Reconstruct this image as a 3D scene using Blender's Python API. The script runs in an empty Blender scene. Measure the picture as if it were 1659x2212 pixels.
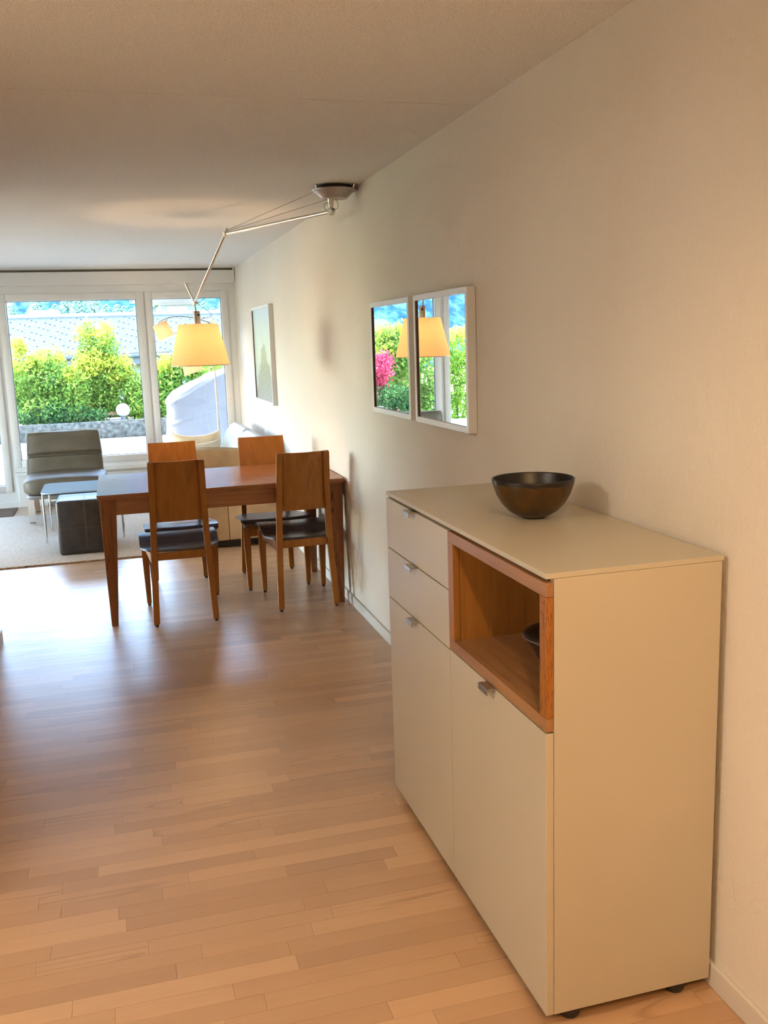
import bpy, bmesh, math, random
import numpy as np
from mathutils import Vector, Matrix

S = bpy.context.scene
COL = S.collection
PI = math.pi

# ------------------------------------------------------------------ camera
cam = bpy.data.objects.new('camera', bpy.data.cameras.new('camera'))
COL.objects.link(cam)
_f = Vector((0.26321598, 0.94788532, -0.17952927))
_r = Vector((0.96141262, -0.27316233, -0.03268212))
_u = Vector((0.08001953, 0.16399925, 0.98320960))
cam.matrix_world = Matrix(((_r.x, _u.x, -_f.x, -1.2553), (_r.y, _u.y, -_f.y, 0.0), (_r.z, _u.z, -_f.z, 1.5357), (0, 0, 0, 1)))
cam.data.sensor_fit = 'VERTICAL'
cam.data.sensor_height = 36.0
cam.data.sensor_width = 27.0
cam.data.lens = 2034.2 / 2212 * 36.0
cam.data.clip_start = 0.05
cam.data.clip_end = 1500
S.camera = cam

# ------------------------------------------------------------------ world, sun, exposure
W = bpy.data.worlds.new('world')
S.world = W
W.use_nodes = True
wn = W.node_tree.nodes
wl = W.node_tree.links
wn.clear()
sky = wn.new('ShaderNodeTexSky')
sky.sky_type = 'NISHITA'
sky.sun_disc = False
sky.sun_elevation = math.radians(58)
sky.sun_rotation = math.radians(-60)
bg = wn.new('ShaderNodeBackground')
bg.inputs['Strength'].default_value = 4.2
wo = wn.new('ShaderNodeOutputWorld')
wl.new(sky.outputs[0], bg.inputs[0])
wl.new(bg.outputs[0], wo.inputs[0])

sun = bpy.data.objects.new('sun', bpy.data.lights.new('sun', 'SUN'))
COL.objects.link(sun)
sun.data.energy = 26.0
sun.data.angle = math.radians(0.6)
sun.data.color = (0.88, 0.95, 1.0)
sun.rotation_euler = Vector((0.44, -0.26, -0.86)).to_track_quat('-Z', 'Y').to_euler()

S.view_settings.view_transform = 'Standard'
S.view_settings.look = 'None'
S.view_settings.exposure = 0.25
S.view_settings.gamma = 1.0
S.view_settings.use_curve_mapping = False
cy = S.cycles
cy.use_denoising = True
cy.max_bounces = 6
cy.diffuse_bounces = 4
cy.glossy_bounces = 3
cy.transmission_bounces = 3
cy.transparent_max_bounces = 8
cy.use_adaptive_sampling = True
cy.adaptive_threshold = 0.1
cy.adaptive_min_samples = 24
cy.sample_clamp_indirect = 6.0
cy.caustics_reflective = False
cy.caustics_refractive = False

# ------------------------------------------------------------------ materials
def lin(r, g, b):
    f = lambda c: (c / 255 / 12.92) if c / 255 <= 0.04045 else ((c / 255 + 0.055) / 1.055) ** 2.4
    return (f(r), f(g), f(b), 1.0)


class NT:
    def __init__(self, name):
        self.m = bpy.data.materials.new(name)
        self.m.use_nodes = True
        self.t = self.m.node_tree
        self.n = self.t.nodes
        self.b = self.n['Principled BSDF']
        self.out = self.n['Material Output']

    def add(self, typ, **kw):
        n = self.n.new(typ)
        for k, v in kw.items():
            if hasattr(n, k):
                setattr(n, k, v)
            else:
                n.inputs[k.replace('_', ' ')].default_value = v
        return n

    def link(self, a, b):
        self.t.links.new(a, b)

    def coords(self, kind='Object', scale=(1, 1, 1), rand=False):
        if kind == 'Position':
            src = self.add('ShaderNodeNewGeometry').outputs['Position']
        else:
            src = self.add('ShaderNodeTexCoord').outputs[kind]
        mp = self.add('ShaderNodeMapping')
        mp.inputs['Scale'].default_value = scale
        self.link(src, mp.inputs['Vector'])
        return mp.outputs[0]

    def noise(self, vec, scale=5, detail=4, rough=0.5, dist=0.0):
        n = self.add('ShaderNodeTexNoise')
        n.inputs['Scale'].default_value = scale
        n.inputs['Detail'].default_value = detail
        n.inputs['Roughness'].default_value = rough
        n.inputs['Distortion'].default_value = dist
        if vec is not None:
            self.link(vec, n.inputs['Vector'])
        return n.outputs['Fac']

    def ramp(self, fac, stops, interp='LINEAR'):
        r = self.add('ShaderNodeValToRGB')
        r.color_ramp.interpolation = interp
        e = r.color_ramp.elements
        while len(e) < len(stops):
            e.new(0.5)
        for i, (p, c) in enumerate(stops):
            e[i].position = p
            e[i].color = c if len(c) == 4 else (*c, 1)
        self.link(fac, r.inputs[0])
        return r.outputs[0]

    def mix(self, fac, a, b, mode='MIX'):
        m = self.add('ShaderNodeMixRGB', blend_type=mode)
        for s, v in ((0, fac), (1, a), (2, b)):
            if isinstance(v, (int, float)):
                m.inputs[s].default_value = v
            elif isinstance(v, tuple):
                m.inputs[s].default_value = v
            else:
                self.link(v, m.inputs[s])
        return m.outputs[0]

    def math(self, op, a, b=0.0):
        m = self.add('ShaderNodeMath', operation=op)
        for s, v in ((0, a), (1, b)):
            if isinstance(v, (int, float)):
                m.inputs[s].default_value = v
            else:
                self.link(v, m.inputs[s])
        return m.outputs[0]

    def bump(self, h, strength=0.3, dist=0.01):
        b = self.add('ShaderNodeBump')
        b.inputs['Strength'].default_value = strength
        b.inputs['Distance'].default_value = dist
        self.link(h, b.inputs['Height'])
        self.link(b.outputs[0], self.b.inputs['Normal'])
        return b

    def base(self, v):
        if isinstance(v, tuple):
            self.b.inputs['Base Color'].default_value = v
        else:
            self.link(v, self.b.inputs['Base Color'])

    def set(self, rough=None, metal=None, spec=None, coat=None, coat_rough=None):
        i = self.b.inputs
        if rough is not None: i['Roughness'].default_value = rough
        if metal is not None: i['Metallic'].default_value = metal
        if spec is not None: i['Specular IOR Level'].default_value = spec
        if coat is not None: i['Coat Weight'].default_value = coat
        if coat_rough is not None: i['Coat Roughness'].default_value = coat_rough
        return self.m


def plain(name, col, rough=0.5, metal=0.0, spec=0.5, vary=0.06, scale=6.0, bump=0.0, bscale=300.0, coat=None):
    t = NT(name)
    v = t.coords('Object')
    f = t.noise(v, scale, 1)
    lo = tuple(c * (1 - vary) for c in col[:3]) + (1,)
    hi = tuple(min(1, c * (1 + vary)) for c in col[:3]) + (1,)
    t.base(t.ramp(f, [(0.3, lo), (0.7, hi)]))
    if bump:
        t.bump(t.noise(v, bscale, 1), bump, 0.002)
    return t.set(rough, metal, spec, coat)


def wood(name, light, mid, dark, axis='Z', rough=0.4, veins=0.5, fine=1.0, spec=0.5, vein_w=0.06, ring=3.0, spread=0.5):
    t = NT(name)
    k = {'X': (0.07, 1, 1), 'Y': (1, 0.07, 1), 'Z': (1, 1, 0.07)}[axis]
    v = t.coords('Object', k)
    oi = t.add('ShaderNodeObjectInfo')
    add = t.add('ShaderNodeVectorMath', operation='ADD')
    t.link(v, add.inputs[0])
    t.link(oi.outputs['Random'], add.inputs[1])
    v = add.outputs[0]
    n1 = t.noise(v, 22 * fine, 3, 0.6, 0.6)
    c = t.ramp(n1, [(0.28, mid), (0.68, light)])
    n2 = t.noise(v, 260 * fine, 2, 0.5)
    c = t.mix(0.22, c, t.ramp(n2, [(0.35, dark), (0.6, light)]), 'MULTIPLY') if fine else c
    if veins:
        n3 = t.noise(v, ring * 2.2, 4, 0.55, 1.2)
        r = t.math('FRACT', t.math('MULTIPLY', n3, ring * 3.0))
        vm = t.ramp(r, [(0.0, (1, 1, 1)), (vein_w, (0, 0, 0)), (1 - vein_w * 0.6, (0, 0, 0)), (1.0, (1, 1, 1))])
        msk = t.ramp(t.noise(v, 5.0, 2), [(spread, (0, 0, 0)), (spread + 0.12, (1, 1, 1))])
        fac = t.math('MULTIPLY', t.math('MULTIPLY', vm, msk), veins)
        c = t.mix(fac, c, dark)
    t.base(c)
    t.bump(n2, 0.06, 0.001)
    return t.set(rough, 0, spec)


M = {}
# walls: trowelled white plaster
t = NT('wall_plaster')
v = t.coords('Position')
t.base(t.ramp(t.noise(v, 1.2, 1), [(0.3, (0.74, 0.69, 0.62)), (0.7, (0.79, 0.745, 0.68))]))
va = t.coords('Position', (1, 1, 0.6))
h1 = t.noise(va, 9, 2, 0.55, 0.7)
h2 = t.noise(v, 110, 2, 0.65)
h3 = t.noise(t.coords('Position', (1, 1.0, 0.35)), 34, 1, 0.6, 0.4)
t.bump(t.math('ADD', t.math('ADD', t.math('MULTIPLY', t.ramp(h1, [(0.50, (0, 0, 0)), (0.56, (1, 1, 1))]), 0.25), t.math('MULTIPLY', h2, 0.8)), t.math('MULTIPLY', h3, 0.5)), 0.55, 0.004)
M['wall'] = t.set(0.85, 0, 0.25)
# ceiling: sprayed fine grain
t = NT('ceiling_plaster')
v = t.coords('Position')
g = t.noise(v, 210, 1, 0.7)
t.base(t.ramp(g, [(0.35, (0.72, 0.70, 0.66)), (0.65, (0.90, 0.885, 0.85))]))
t.bump(g, 0.6, 0.006)
M['ceiling'] = t.set(0.9, 0, 0.2)
M['white_paint'] = plain('white_paint', (0.80, 0.78, 0.74, 1), 0.4, vary=0.02)
M['skirting'] = plain('skirting_paint', (0.68, 0.64, 0.58, 1), 0.5, vary=0.02)
M['white_frame'] = plain('white_frame_lacquer', (0.80, 0.785, 0.755, 1), 0.35, vary=0.02)
M['slot_dark'] = plain('slot_dark', (0.10, 0.09, 0.08, 1), 0.8)
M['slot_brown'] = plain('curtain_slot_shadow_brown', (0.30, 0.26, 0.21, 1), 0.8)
M['black_plastic'] = plain('black_plastic', (0.012, 0.012, 0.013, 1), 0.45)
M['gasket'] = plain('grey_gasket', (0.22, 0.23, 0.24, 1), 0.6)
M['white_outdoor'] = plain('white_powder_coat', (0.82, 0.83, 0.83, 1), 0.4, vary=0.01)
M['black_rubber'] = plain('black_rubber', (0.02, 0.02, 0.02, 1), 0.7)


def plank_material():
    t = NT('beech_plank')
    oi = t.add('ShaderNodeObjectInfo').outputs['Random']
    geo = t.add('ShaderNodeNewGeometry')
    rnd = t.math('FRACT', t.math('ADD', oi, geo.outputs['Random Per Island']))
    mp = t.add('ShaderNodeMapping')
    mp.inputs['Scale'].default_value = (0.10, 1, 1)
    t.link(geo.outputs['Position'], mp.inputs['Vector'])
    comb = t.add('ShaderNodeCombineXYZ')
    t.link(t.math('MULTIPLY', rnd, 37.0), comb.inputs[0])
    t.link(t.math('MULTIPLY', rnd, 91.0), comb.inputs[2])
    ad = t.add('ShaderNodeVectorMath', operation='ADD')
    t.link(mp.outputs[0], ad.inputs[0])
    t.link(comb.outputs[0], ad.inputs[1])
    v = ad.outputs[0]
    tone = t.ramp(rnd, [(0.0, (0.50, 0.295, 0.160)), (0.3, (0.56, 0.338, 0.184)), (0.65, (0.61, 0.374, 0.206)), (1.0, (0.68, 0.43, 0.242))])
    n = t.noise(v, 45, 2, 0.6, 0.5)
    c = t.mix(0.28, tone, t.ramp(n, [(0.3, (0.82, 0.77, 0.72)), (0.65, (1, 1, 1))]), 'MULTIPLY')
    # cathedral grain on some planks
    g = t.noise(v, 6, 1, 0.5, 0.8)
    rr = t.math('FRACT', t.math('MULTIPLY', g, 14.0))
    ring = t.ramp(rr, [(0.0, (1, 1, 1)), (0.18, (0, 0, 0)), (0.85, (0, 0, 0)), (1.0, (1, 1, 1))])
    pick = t.ramp(rnd, [(0.60, (0, 0, 0)), (0.62, (0.5, 0.5, 0.5)), (0.78, (0.5, 0.5, 0.5)), (0.8, (0, 0, 0))])
    c = t.mix(t.math('MULTIPLY', ring, pick), c, (0.30, 0.15, 0.07, 1))
    t.base(c)
    t.b.inputs['Roughness'].default_value = 0.27
    rg = t.ramp(n, [(0.3, (0.32, 0.32, 0.32)), (0.7, (0.40, 0.40, 0.40))])
    t.link(rg, t.b.inputs['Roughness'])
    t.bump(n, 0.05, 0.0015)
    t.b.inputs['Coat IOR'].default_value = 1.8
    return t.set(None, 0, 0.6, 0.9, 0.37)


M['plank'] = plank_material()
M['table_wood'] = wood('core_beech_lengthwise', lin(184, 124, 80), lin(146, 90, 54), lin(66, 30, 14), 'X', 0.24, 0.75, 1.0, 0.9, 0.07, 2.2)
M['table_wood_up'] = wood('core_beech_upright', lin(166, 106, 58), lin(126, 74, 36), lin(52, 20, 8), 'Z', 0.38, 0.85, 1.0, 0.5, 0.08, 4.0, 0.42)
M['chair_wood'] = wood('cherry_stained_beech', lin(186, 126, 52), lin(160, 102, 38), lin(130, 76, 26), 'Z', 0.42, 0.12, 1.0)
M['chair_wood_y'] = wood('cherry_stained_beech_rail', lin(182, 120, 50), lin(156, 96, 36), lin(110, 60, 20), 'Y', 0.42, 0.1, 1.0)
M['seat'] = plain('dark_wenge_seat', (0.10, 0.085, 0.08, 1), 0.27, 0, 0.9, 0.05, 20)
M['box_wood'] = wood('core_beech_box', lin(184, 140, 96), lin(154, 112, 74), lin(96, 56, 30), 'Y', 0.42, 0.6, 1.0, 0.5, 0.07, 3.0)
M['box_wood_up'] = wood('core_beech_box_upright', lin(190, 136, 68), lin(158, 106, 48), lin(84, 36, 14), 'Z', 0.42, 0.95, 1.0, 0.5, 0.13, 5.0)
M['box_wood_vein'] = wood('core_beech_box_veined', lin(196, 136, 56), lin(170, 108, 38), lin(84, 30, 8), 'Z', 0.42, 1.0, 1.0, 0.5, 0.2, 9.0, 0.25)
M['lacquer'] = plain('warm_white_lacquer', (0.57, 0.525, 0.42, 1), 0.36, 0, 0.45, 0.02, 3.0, 0.03, 900)
M['steel'] = plain('brushed_steel', (0.50, 0.48, 0.45, 1), 0.32, 1.0, vary=0.08, scale=60)
M['chrome'] = plain('polished_chrome', (0.78, 0.77, 0.75, 1), 0.12, 1.0, vary=0.02)
M['alu'] = plain('satin_aluminium', (0.62, 0.585, 0.54, 1), 0.30, 1.0, vary=0.04, scale=30)
M['alu_grey'] = plain('grey_cast_aluminium', (0.40, 0.37, 0.34, 1), 0.42, 0.55, vary=0.04)
M['cable'] = plain('grey_cable', (0.16, 0.14, 0.13, 1), 0.5)
M['leather_grey'] = plain('taupe_leather', lin(98, 88, 72), 0.52, 0, 0.4, 0.10, 8, 0.18, 420)
M['leather_pale'] = plain('pale_grey_leather', (0.56, 0.57, 0.57, 1), 0.28, 0, 0.7, 0.05, 4, 0.10, 350)
M['leather_beige'] = plain('beige_suede', lin(186, 158, 122), 0.7, 0, 0.3, 0.10, 9, 0.2, 300)
M['piping'] = plain('pale_piping', lin(190, 185, 170), 0.5)
M['cushion'] = plain('cream_cotton', lin(236, 214, 178), 0.85, 0, 0.2, 0.05, 10, 0.15, 500)
M['cushion_grey'] = plain('pale_taupe_cotton', lin(214, 198, 172), 0.85, 0, 0.2, 0.05, 10, 0.15, 500)
M['leather_dark'] = plain('espresso_leather', (0.026, 0.020, 0.017, 1), 0.38, 0, 0.6, 0.4, 14, 0.15, 300)
M['stitch'] = plain('tan_thread', lin(112, 96, 80), 0.7)
M['glass_top'] = plain('pale_blue_glass_top', (0.46, 0.60, 0.70, 1), 0.08, 0, 0.9, 0.02)
M['rug'] = plain('beige_wool', lin(204, 190, 172), 0.95, 0, 0.1, 0.14, 60, 0.8, 260)
M['rug_edge'] = plain('rust_and_cream_braid', lin(150, 120, 92), 0.9, 0, 0.1, 0.5, 50)
M['mat'] = plain('grey_doormat', lin(140, 126, 114), 0.95, 0, 0.1, 0.3, 120, 0.6, 300)
M['mirror'] = plain('mirror_silver', (0.90, 0.91, 0.90, 1), 0.0, 1.0, vary=0.0)
M['wrack_dark'] = plain('frame_rebate_brown', (0.10, 0.07, 0.045, 1), 0.6)

# lampshade fabric: lets the bulb's light through
def shade_material(name, col, tr=0.62):
    t = NT(name)
    v = t.coords('Object', (1, 1, 1))
    c = t.ramp(t.noise(v, 160, 3, 0.7), [(0.3, tuple(x * 0.90 for x in col)), (0.7, col)])
    d = t.add('ShaderNodeBsdfDiffuse')
    tl = t.add('ShaderNodeBsdfTranslucent')
    mx = t.add('ShaderNodeMixShader')
    mx.inputs[0].default_value = tr
    t.link(c, d.inputs[0])
    t.link(c, tl.inputs[0])
    t.link(d.outputs[0], mx.inputs[1])
    t.link(tl.outputs[0], mx.inputs[2])
    t.link(mx.outputs[0], t.out.inputs['Surface'])
    return t.m


M['shade'] = shade_material('parchment_shade', (0.90, 0.74, 0.54), 0.6)
M['shade_small'] = shade_material('small_parchment_shade', (0.88, 0.78, 0.62), 0.55)


def glass_material():
    t = NT('window_glass')
    tr = t.add('ShaderNodeBsdfTransparent')
    tr.inputs[0].default_value = (0.96, 0.98, 0.97, 1)
    gl = t.add('ShaderNodeBsdfGlossy')
    gl.inputs['Roughness'].default_value = 0.0
    lw = t.add('ShaderNodeFresnel')
    lw.inputs['IOR'].default_value = 1.45
    n = t.noise(t.coords('Object'), 1.0, 1)
    mx = t.add('ShaderNodeMixShader')
    t.link(t.math('MULTIPLY', lw.outputs[0], t.math('ADD', 0.95, t.math('MULTIPLY', n, 0.05))), mx.inputs[0])
    t.link(tr.outputs[0], mx.inputs[1])
    t.link(gl.outputs[0], mx.inputs[2])
    t.link(mx.outputs[0], t.out.inputs['Surface'])
    return t.m


M['glass'] = glass_material()


def bulb_material(name, col, s):
    t = NT(name)
    t.base((1, 0.9, 0.7, 1))
    t.b.inputs['Emission Color'].default_value = col
    t.b.inputs['Emission Strength'].default_value = s
    return t.m


M['opal'] = shade_material('opal_glass', (0.9, 0.88, 0.84), 0.5)
M['bulb'] = bulb_material('warm_bulb', (1.0, 0.72, 0.40, 1), 12.0)


def leaf_material(name, a, b, c, tr=0.5):
    t = NT(name)
    geo = t.add('ShaderNodeNewGeometry')
    a, b, c = [tuple(x * 0.84 for x in q) for q in (a, b, c)]
    col = t.ramp(geo.outputs['Random Per Island'], [(0.0, a), (0.5, b), (1.0, c)])
    d = t.add('ShaderNodeBsdfDiffuse')
    tl = t.add('ShaderNodeBsdfTranslucent')
    mx = t.add('ShaderNodeMixShader')
    mx.inputs[0].default_value = tr
    t.link(col, d.inputs[0])
    t.link(col, tl.inputs[0])
    t.link(d.outputs[0], mx.inputs[1])
    t.link(tl.outputs[0], mx.inputs[2])
    t.link(mx.outputs[0], t.out.inputs['Surface'])
    return t.m


M['leaf'] = leaf_material('green_leaves', (0.07, 0.16, 0.03), (0.17, 0.30, 0.05), (0.32, 0.42, 0.08))
M['leaf_young'] = leaf_material('young_yellow_leaves', (0.30, 0.42, 0.05), (0.50, 0.55, 0.07), (0.66, 0.60, 0.10))
M['leaf_dark'] = leaf_material('dark_green_leaves', (0.03, 0.09, 0.035), (0.07, 0.17, 0.05), (0.14, 0.26, 0.09))
M['leaf_red'] = leaf_material('red_maple_leaves', (0.42, 0.03, 0.07), (0.62, 0.06, 0.13), (0.75, 0.14, 0.20))
M['leaf_hedge'] = leaf_material('light_hedge_leaves', (0.14, 0.30, 0.03), (0.26, 0.44, 0.05), (0.42, 0.55, 0.08))
M['needle'] = leaf_material('spruce_needles', (0.13, 0.27, 0.20), (0.24, 0.42, 0.32), (0.40, 0.60, 0.46), 0.3)
M['bark'] = plain('grey_brown_bark', (0.07, 0.05, 0.0375, 1), 0.9, vary=0.3, scale=25, bump=0.4, bscale=60)
M['paver'] = plain('pale_paver', (0.35, 0.345, 0.33, 1), 0.9, 0, 0.15, vary=0.06, scale=9)
M['joint'] = plain('paver_joint_sand', (0.2, 0.19, 0.17, 1), 0.9)
M['concrete'] = plain('weathered_concrete', (0.072, 0.070, 0.060, 1), 0.95, 0, 0.05, vary=0.45, scale=16, bump=0.4, bscale=60)
M['soil'] = plain('dark_soil', (0.05, 0.035, 0.025, 1), 0.95, vary=0.4, scale=30)
M['tarp'] = plain('lavender_grey_tarpaulin', (0.112, 0.111, 0.122, 1), 0.6, 0, 0.2, 0.04, 4)
M['rope'] = plain('dark_rope', (0.05, 0.045, 0.045, 1), 0.8)
M['globe'] = plain('white_globe_plastic', (0.425, 0.43, 0.425, 1), 0.35, vary=0.01)
M['timber'] = wood('brown_timber_cladding', lin(118, 68, 44), lin(95, 52, 32), lin(70, 36, 22), 'X', 0.7, 0.2, 0.3)
M['render_pale'] = plain('pale_render', (0.17, 0.185, 0.175, 1), 0.9)
M['gutter'] = plain('blue_grey_sheet_metal', (0.06, 0.075, 0.10, 1), 0.5, 0.3)
M['grass'] = plain('meadow_grass', (0.08, 0.15, 0.03, 1), 0.95, vary=0.4, scale=3)
M['pane_dark'] = plain('dark_house_pane', (0.20, 0.27, 0.32, 1), 0.1, 0, 0.8)

# slate courses
t = NT('slate_roof')
v = t.coords('Object')
br = t.add('ShaderNodeTexBrick')
br.offset = 0.5
br.inputs['Color1'].default_value = (0.050, 0.064, 0.068, 1)
br.inputs['Color2'].default_value = (0.056, 0.071, 0.075, 1)
br.inputs['Mortar'].default_value = (0.030, 0.040, 0.045, 1)
br.inputs['Scale'].default_value = 1.0
br.inputs['Mortar Size'].default_value = 0.016
br.inputs['Brick Width'].default_value = 0.30
br.inputs['Row Height'].default_value = 0.13
t.link(v, br.inputs['Vector'])
t.base(br.outputs['Color'])
t.bump(br.outputs['Fac'], 0.3, 0.01)
M['slate'] = t.set(0.8, 0, 0.08)

# far wooded slope, aerial haze put into its blue base colour
t = NT('hazy_wooded_hillside')
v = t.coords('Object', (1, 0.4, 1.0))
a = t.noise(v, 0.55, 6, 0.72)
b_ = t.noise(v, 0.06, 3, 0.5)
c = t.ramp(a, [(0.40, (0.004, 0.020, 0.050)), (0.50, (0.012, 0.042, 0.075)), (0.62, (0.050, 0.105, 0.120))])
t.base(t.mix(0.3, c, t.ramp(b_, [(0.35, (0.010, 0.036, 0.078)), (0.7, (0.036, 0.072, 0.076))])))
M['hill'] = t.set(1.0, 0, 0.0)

# pottery glazes
t = NT('brown_glaze_bowl')
v = t.coords('Object')
sx = t.add('ShaderNodeSeparateXYZ')
t.link(v, sx.inputs[0])
edge = t.math('ADD', sx.outputs[2], t.math('MULTIPLY', t.math('SUBTRACT', t.noise(v, 26, 3), 0.5), 0.022))
rim = t.ramp(edge, [(0.0945, (0, 0, 0)), (0.0975, (1, 1, 1))])
body = t.ramp(t.noise(v, 14, 5, 0.6), [(0.3, (0.038, 0.020, 0.005)), (0.55, (0.080, 0.038, 0.006)), (0.75, (0.115, 0.054, 0.009))])
low = t.ramp(sx.outputs[2], [(0.005, (0.35, 0.42, 0.25)), (0.035, (1, 1, 1))])
body = t.mix(1.0, body, low, 'MULTIPLY')
t.base(t.mix(rim, body, (0.012, 0.009, 0.007, 1)))
M['glaze'] = t.set(0.27, 0, 0.5)
M['glaze_black'] = plain('black_glaze', (0.010, 0.008, 0.007, 1), 0.36, vary=0.3, scale=30)
M['glaze_rim'] = plain('raw_brown_rim', (0.16, 0.10, 0.055, 1), 0.35)

# landscape print: pale peak over a scribbled foreground
t = NT('landscape_print')
v = t.coords('Object')
sx = t.add('ShaderNodeSeparateXYZ')
t.link(v, sx.inputs[0])
yy = sx.outputs[1]
zz = sx.outputs[2]
n = t.noise(v, 9, 4, 0.6)
peak = t.math('SUBTRACT', t.math('SUBTRACT', 0.13, t.math('MULTIPLY', t.math('ABSOLUTE', t.math('ADD', yy, 0.05)), 0.85)), t.math('SUBTRACT', zz, t.math('MULTIPLY', t.math('SUBTRACT', n, 0.5), 0.34)))
pm = t.ramp(peak, [(0.0, (0, 0, 0)), (0.015, (1, 1, 1))])
skyc = t.ramp(n, [(0.3, (0.60, 0.64, 0.64)), (0.7, (0.68, 0.70, 0.68))])
rock = t.ramp(t.noise(v, 30, 4), [(0.3, (0.33, 0.31, 0.26)), (0.7, (0.46, 0.44, 0.38))])
c = t.mix(pm, skyc, rock)
scr = t.ramp(t.noise(v, 55, 3, 0.7, 2.0), [(0.54, (0, 0, 0)), (0.59, (1, 1, 1))])
lowm = t.ramp(t.math('ADD', zz, t.math('MULTIPLY', n, 0.2)), [(0.0, (1, 1, 1)), (0.03, (0, 0, 0))])
c = t.mix(t.math('MULTIPLY', t.math('MULTIPLY', scr, lowm), 0.7), c, (0.12, 0.09, 0.14, 1))
t.base(c)
M['print'] = t.set(0.3, 0, 0.5)

# ------------------------------------------------------------------ mesh helpers
ORG = {}


def org(o):
    return ORG.get(o.name, Vector((0, 0, 0))) if o else Vector((0, 0, 0))


def tag(o, label=None, cat=None, group=None, kind=None):
    if label: o['label'] = label
    if cat: o['category'] = cat
    if group: o['group'] = group
    if kind: o['kind'] = kind
    return o


def thing(name, label, cat, loc=(0, 0, 0), group=None):
    o = bpy.data.objects.new(name, None)
    o.empty_display_size = 0.1
    COL.objects.link(o)
    o.location = loc
    ORG[o.name] = Vector(loc)
    return tag(o, label, cat, group)


def obj(name, bm, mat, parent=None, smooth=False, label=None, origin=None, normals=True):
    """Link bm (in world coordinates) as one mesh object, parented if asked."""
    if normals:
        bmesh.ops.recalc_face_normals(bm, faces=bm.faces)
    po = org(parent)
    o_ = Vector(origin) if origin is not None else po
    if o_.length:
        bmesh.ops.translate(bm, verts=bm.verts, vec=-o_)
    me = bpy.data.meshes.new(name)
    bm.to_mesh(me)
    bm.free()
    if smooth:
        me.shade_smooth() if smooth is True else me.set_sharp_from_angle(angle=math.radians(smooth))
        if smooth is not True:
            me.polygons.foreach_set('use_smooth', [True] * len(me.polygons))
    me.materials.append(M[mat] if isinstance(mat, str) else mat)
    o = bpy.data.objects.new(name, me)
    COL.objects.link(o)
    o.location = o_ - po
    if parent:
        o.parent = parent
    ORG[o.name] = o_
    if label: o['label'] = label
    return o


def box(bm, a, b, bev=0.0, seg=2):
    x0, y0, z0 = [min(p, q) for p, q in zip(a, b)]
    x1, y1, z1 = [max(p, q) for p, q in zip(a, b)]
    vs = [bm.verts.new(p) for p in ((x0, y0, z0), (x1, y0, z0), (x1, y1, z0), (x0, y1, z0), (x0, y0, z1), (x1, y0, z1), (x1, y1, z1), (x0, y1, z1))]
    fs = [bm.faces.new([vs[i] for i in f]) for f in ((3, 2, 1, 0), (4, 5, 6, 7), (0, 1, 5, 4), (1, 2, 6, 5), (2, 3, 7, 6), (3, 0, 4, 7))]
    if bev:
        es = list({e for f in fs for e in f.edges})
        bmesh.ops.bevel(bm, geom=es, offset=bev, segments=seg, profile=0.5, affect='EDGES')
    return vs


def B(a, b, bev=0.0, seg=2):
    bm = bmesh.new()
    box(bm, a, b, bev, seg)
    return bm


def hexa(bm, low, high):
    """Solid between two quads (4 points each, same winding)."""
    vs = [bm.verts.new(p) for p in low] + [bm.verts.new(p) for p in high]
    bm.faces.new(vs[3::-1])
    bm.faces.new(vs[4:8])
    for i in range(4):
        j = (i + 1) % 4
        bm.faces.new((vs[i], vs[j], vs[4 + j], vs[4 + i]))
    return vs


def loft(bm, rings, closed=True, caps=True):
    R = [[bm.verts.new(p) for p in r] for r in rings]
    n = len(R[0])
    for a, b in zip(R[:-1], R[1:]):
        for i in range(n if closed else n - 1):
            j = (i + 1) % n
            bm.faces.new((a[i], a[j], b[j], b[i]))
    if caps and closed:
        bm.faces.new(R[0][::-1])
        bm.faces.new(R[-1])
    return R


def tube(bm, pts, r, n=10, caps=True):
    pts = [Vector(p) for p in pts]
    rad = r if isinstance(r, (list, tuple)) else [r] * len(pts)
    d = (pts[1] - pts[0]).normalized()
    ref = Vector((0, 0, 1)) if abs(d.z) < 0.9 else Vector((1, 0, 0))
    u = d.cross(ref).normalized()
    rings = []
    for i, p in enumerate(pts):
        if i == 0: t_ = pts[1] - pts[0]
        elif i == len(pts) - 1: t_ = pts[-1] - pts[-2]
        else: t_ = pts[i + 1] - pts[i - 1]
        t_.normalize()
        u = (u - t_ * u.dot(t_)).normalized()
        w = t_.cross(u)
        rings.append([p + (u * math.cos(2 * PI * k / n) + w * math.sin(2 * PI * k / n)) * rad[i] for k in range(n)])
    loft(bm, rings, True, caps)


def T(pts, r, n=10):
    bm = bmesh.new()
    tube(bm, pts, r, n)
    return bm


def lathe(bm, prof, c=(0, 0, 0), n=40, axis=None):
    c = Vector(c)
    rot = Matrix.Identity(3) if axis is None else Vector((0, 0, 1)).rotation_difference(Vector(axis)).to_matrix()
    R = []
    for r, z in prof:
        if r < 1e-6:
            R.append([bm.verts.new(c + rot @ Vector((0, 0, z)))])
        else:
            R.append([bm.verts.new(c + rot @ Vector((r * math.cos(2 * PI * k / n), r * math.sin(2 * PI * k / n), z))) for k in range(n)])
    for a, b in zip(R[:-1], R[1:]):
        for i in range(n):
            j = (i + 1) % n
            if len(a) == 1 and len(b) == 1: continue
            if len(a) == 1: bm.faces.new((a[0], b[j], b[i]))
            elif len(b) == 1: bm.faces.new((a[i], a[j], b[0]))
            else: bm.faces.new((a[i], a[j], b[j], b[i]))


def L(prof, c=(0, 0, 0), n=40, axis=None):
    bm = bmesh.new()
    lathe(bm, prof, c, n, axis)
    return bm


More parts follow.
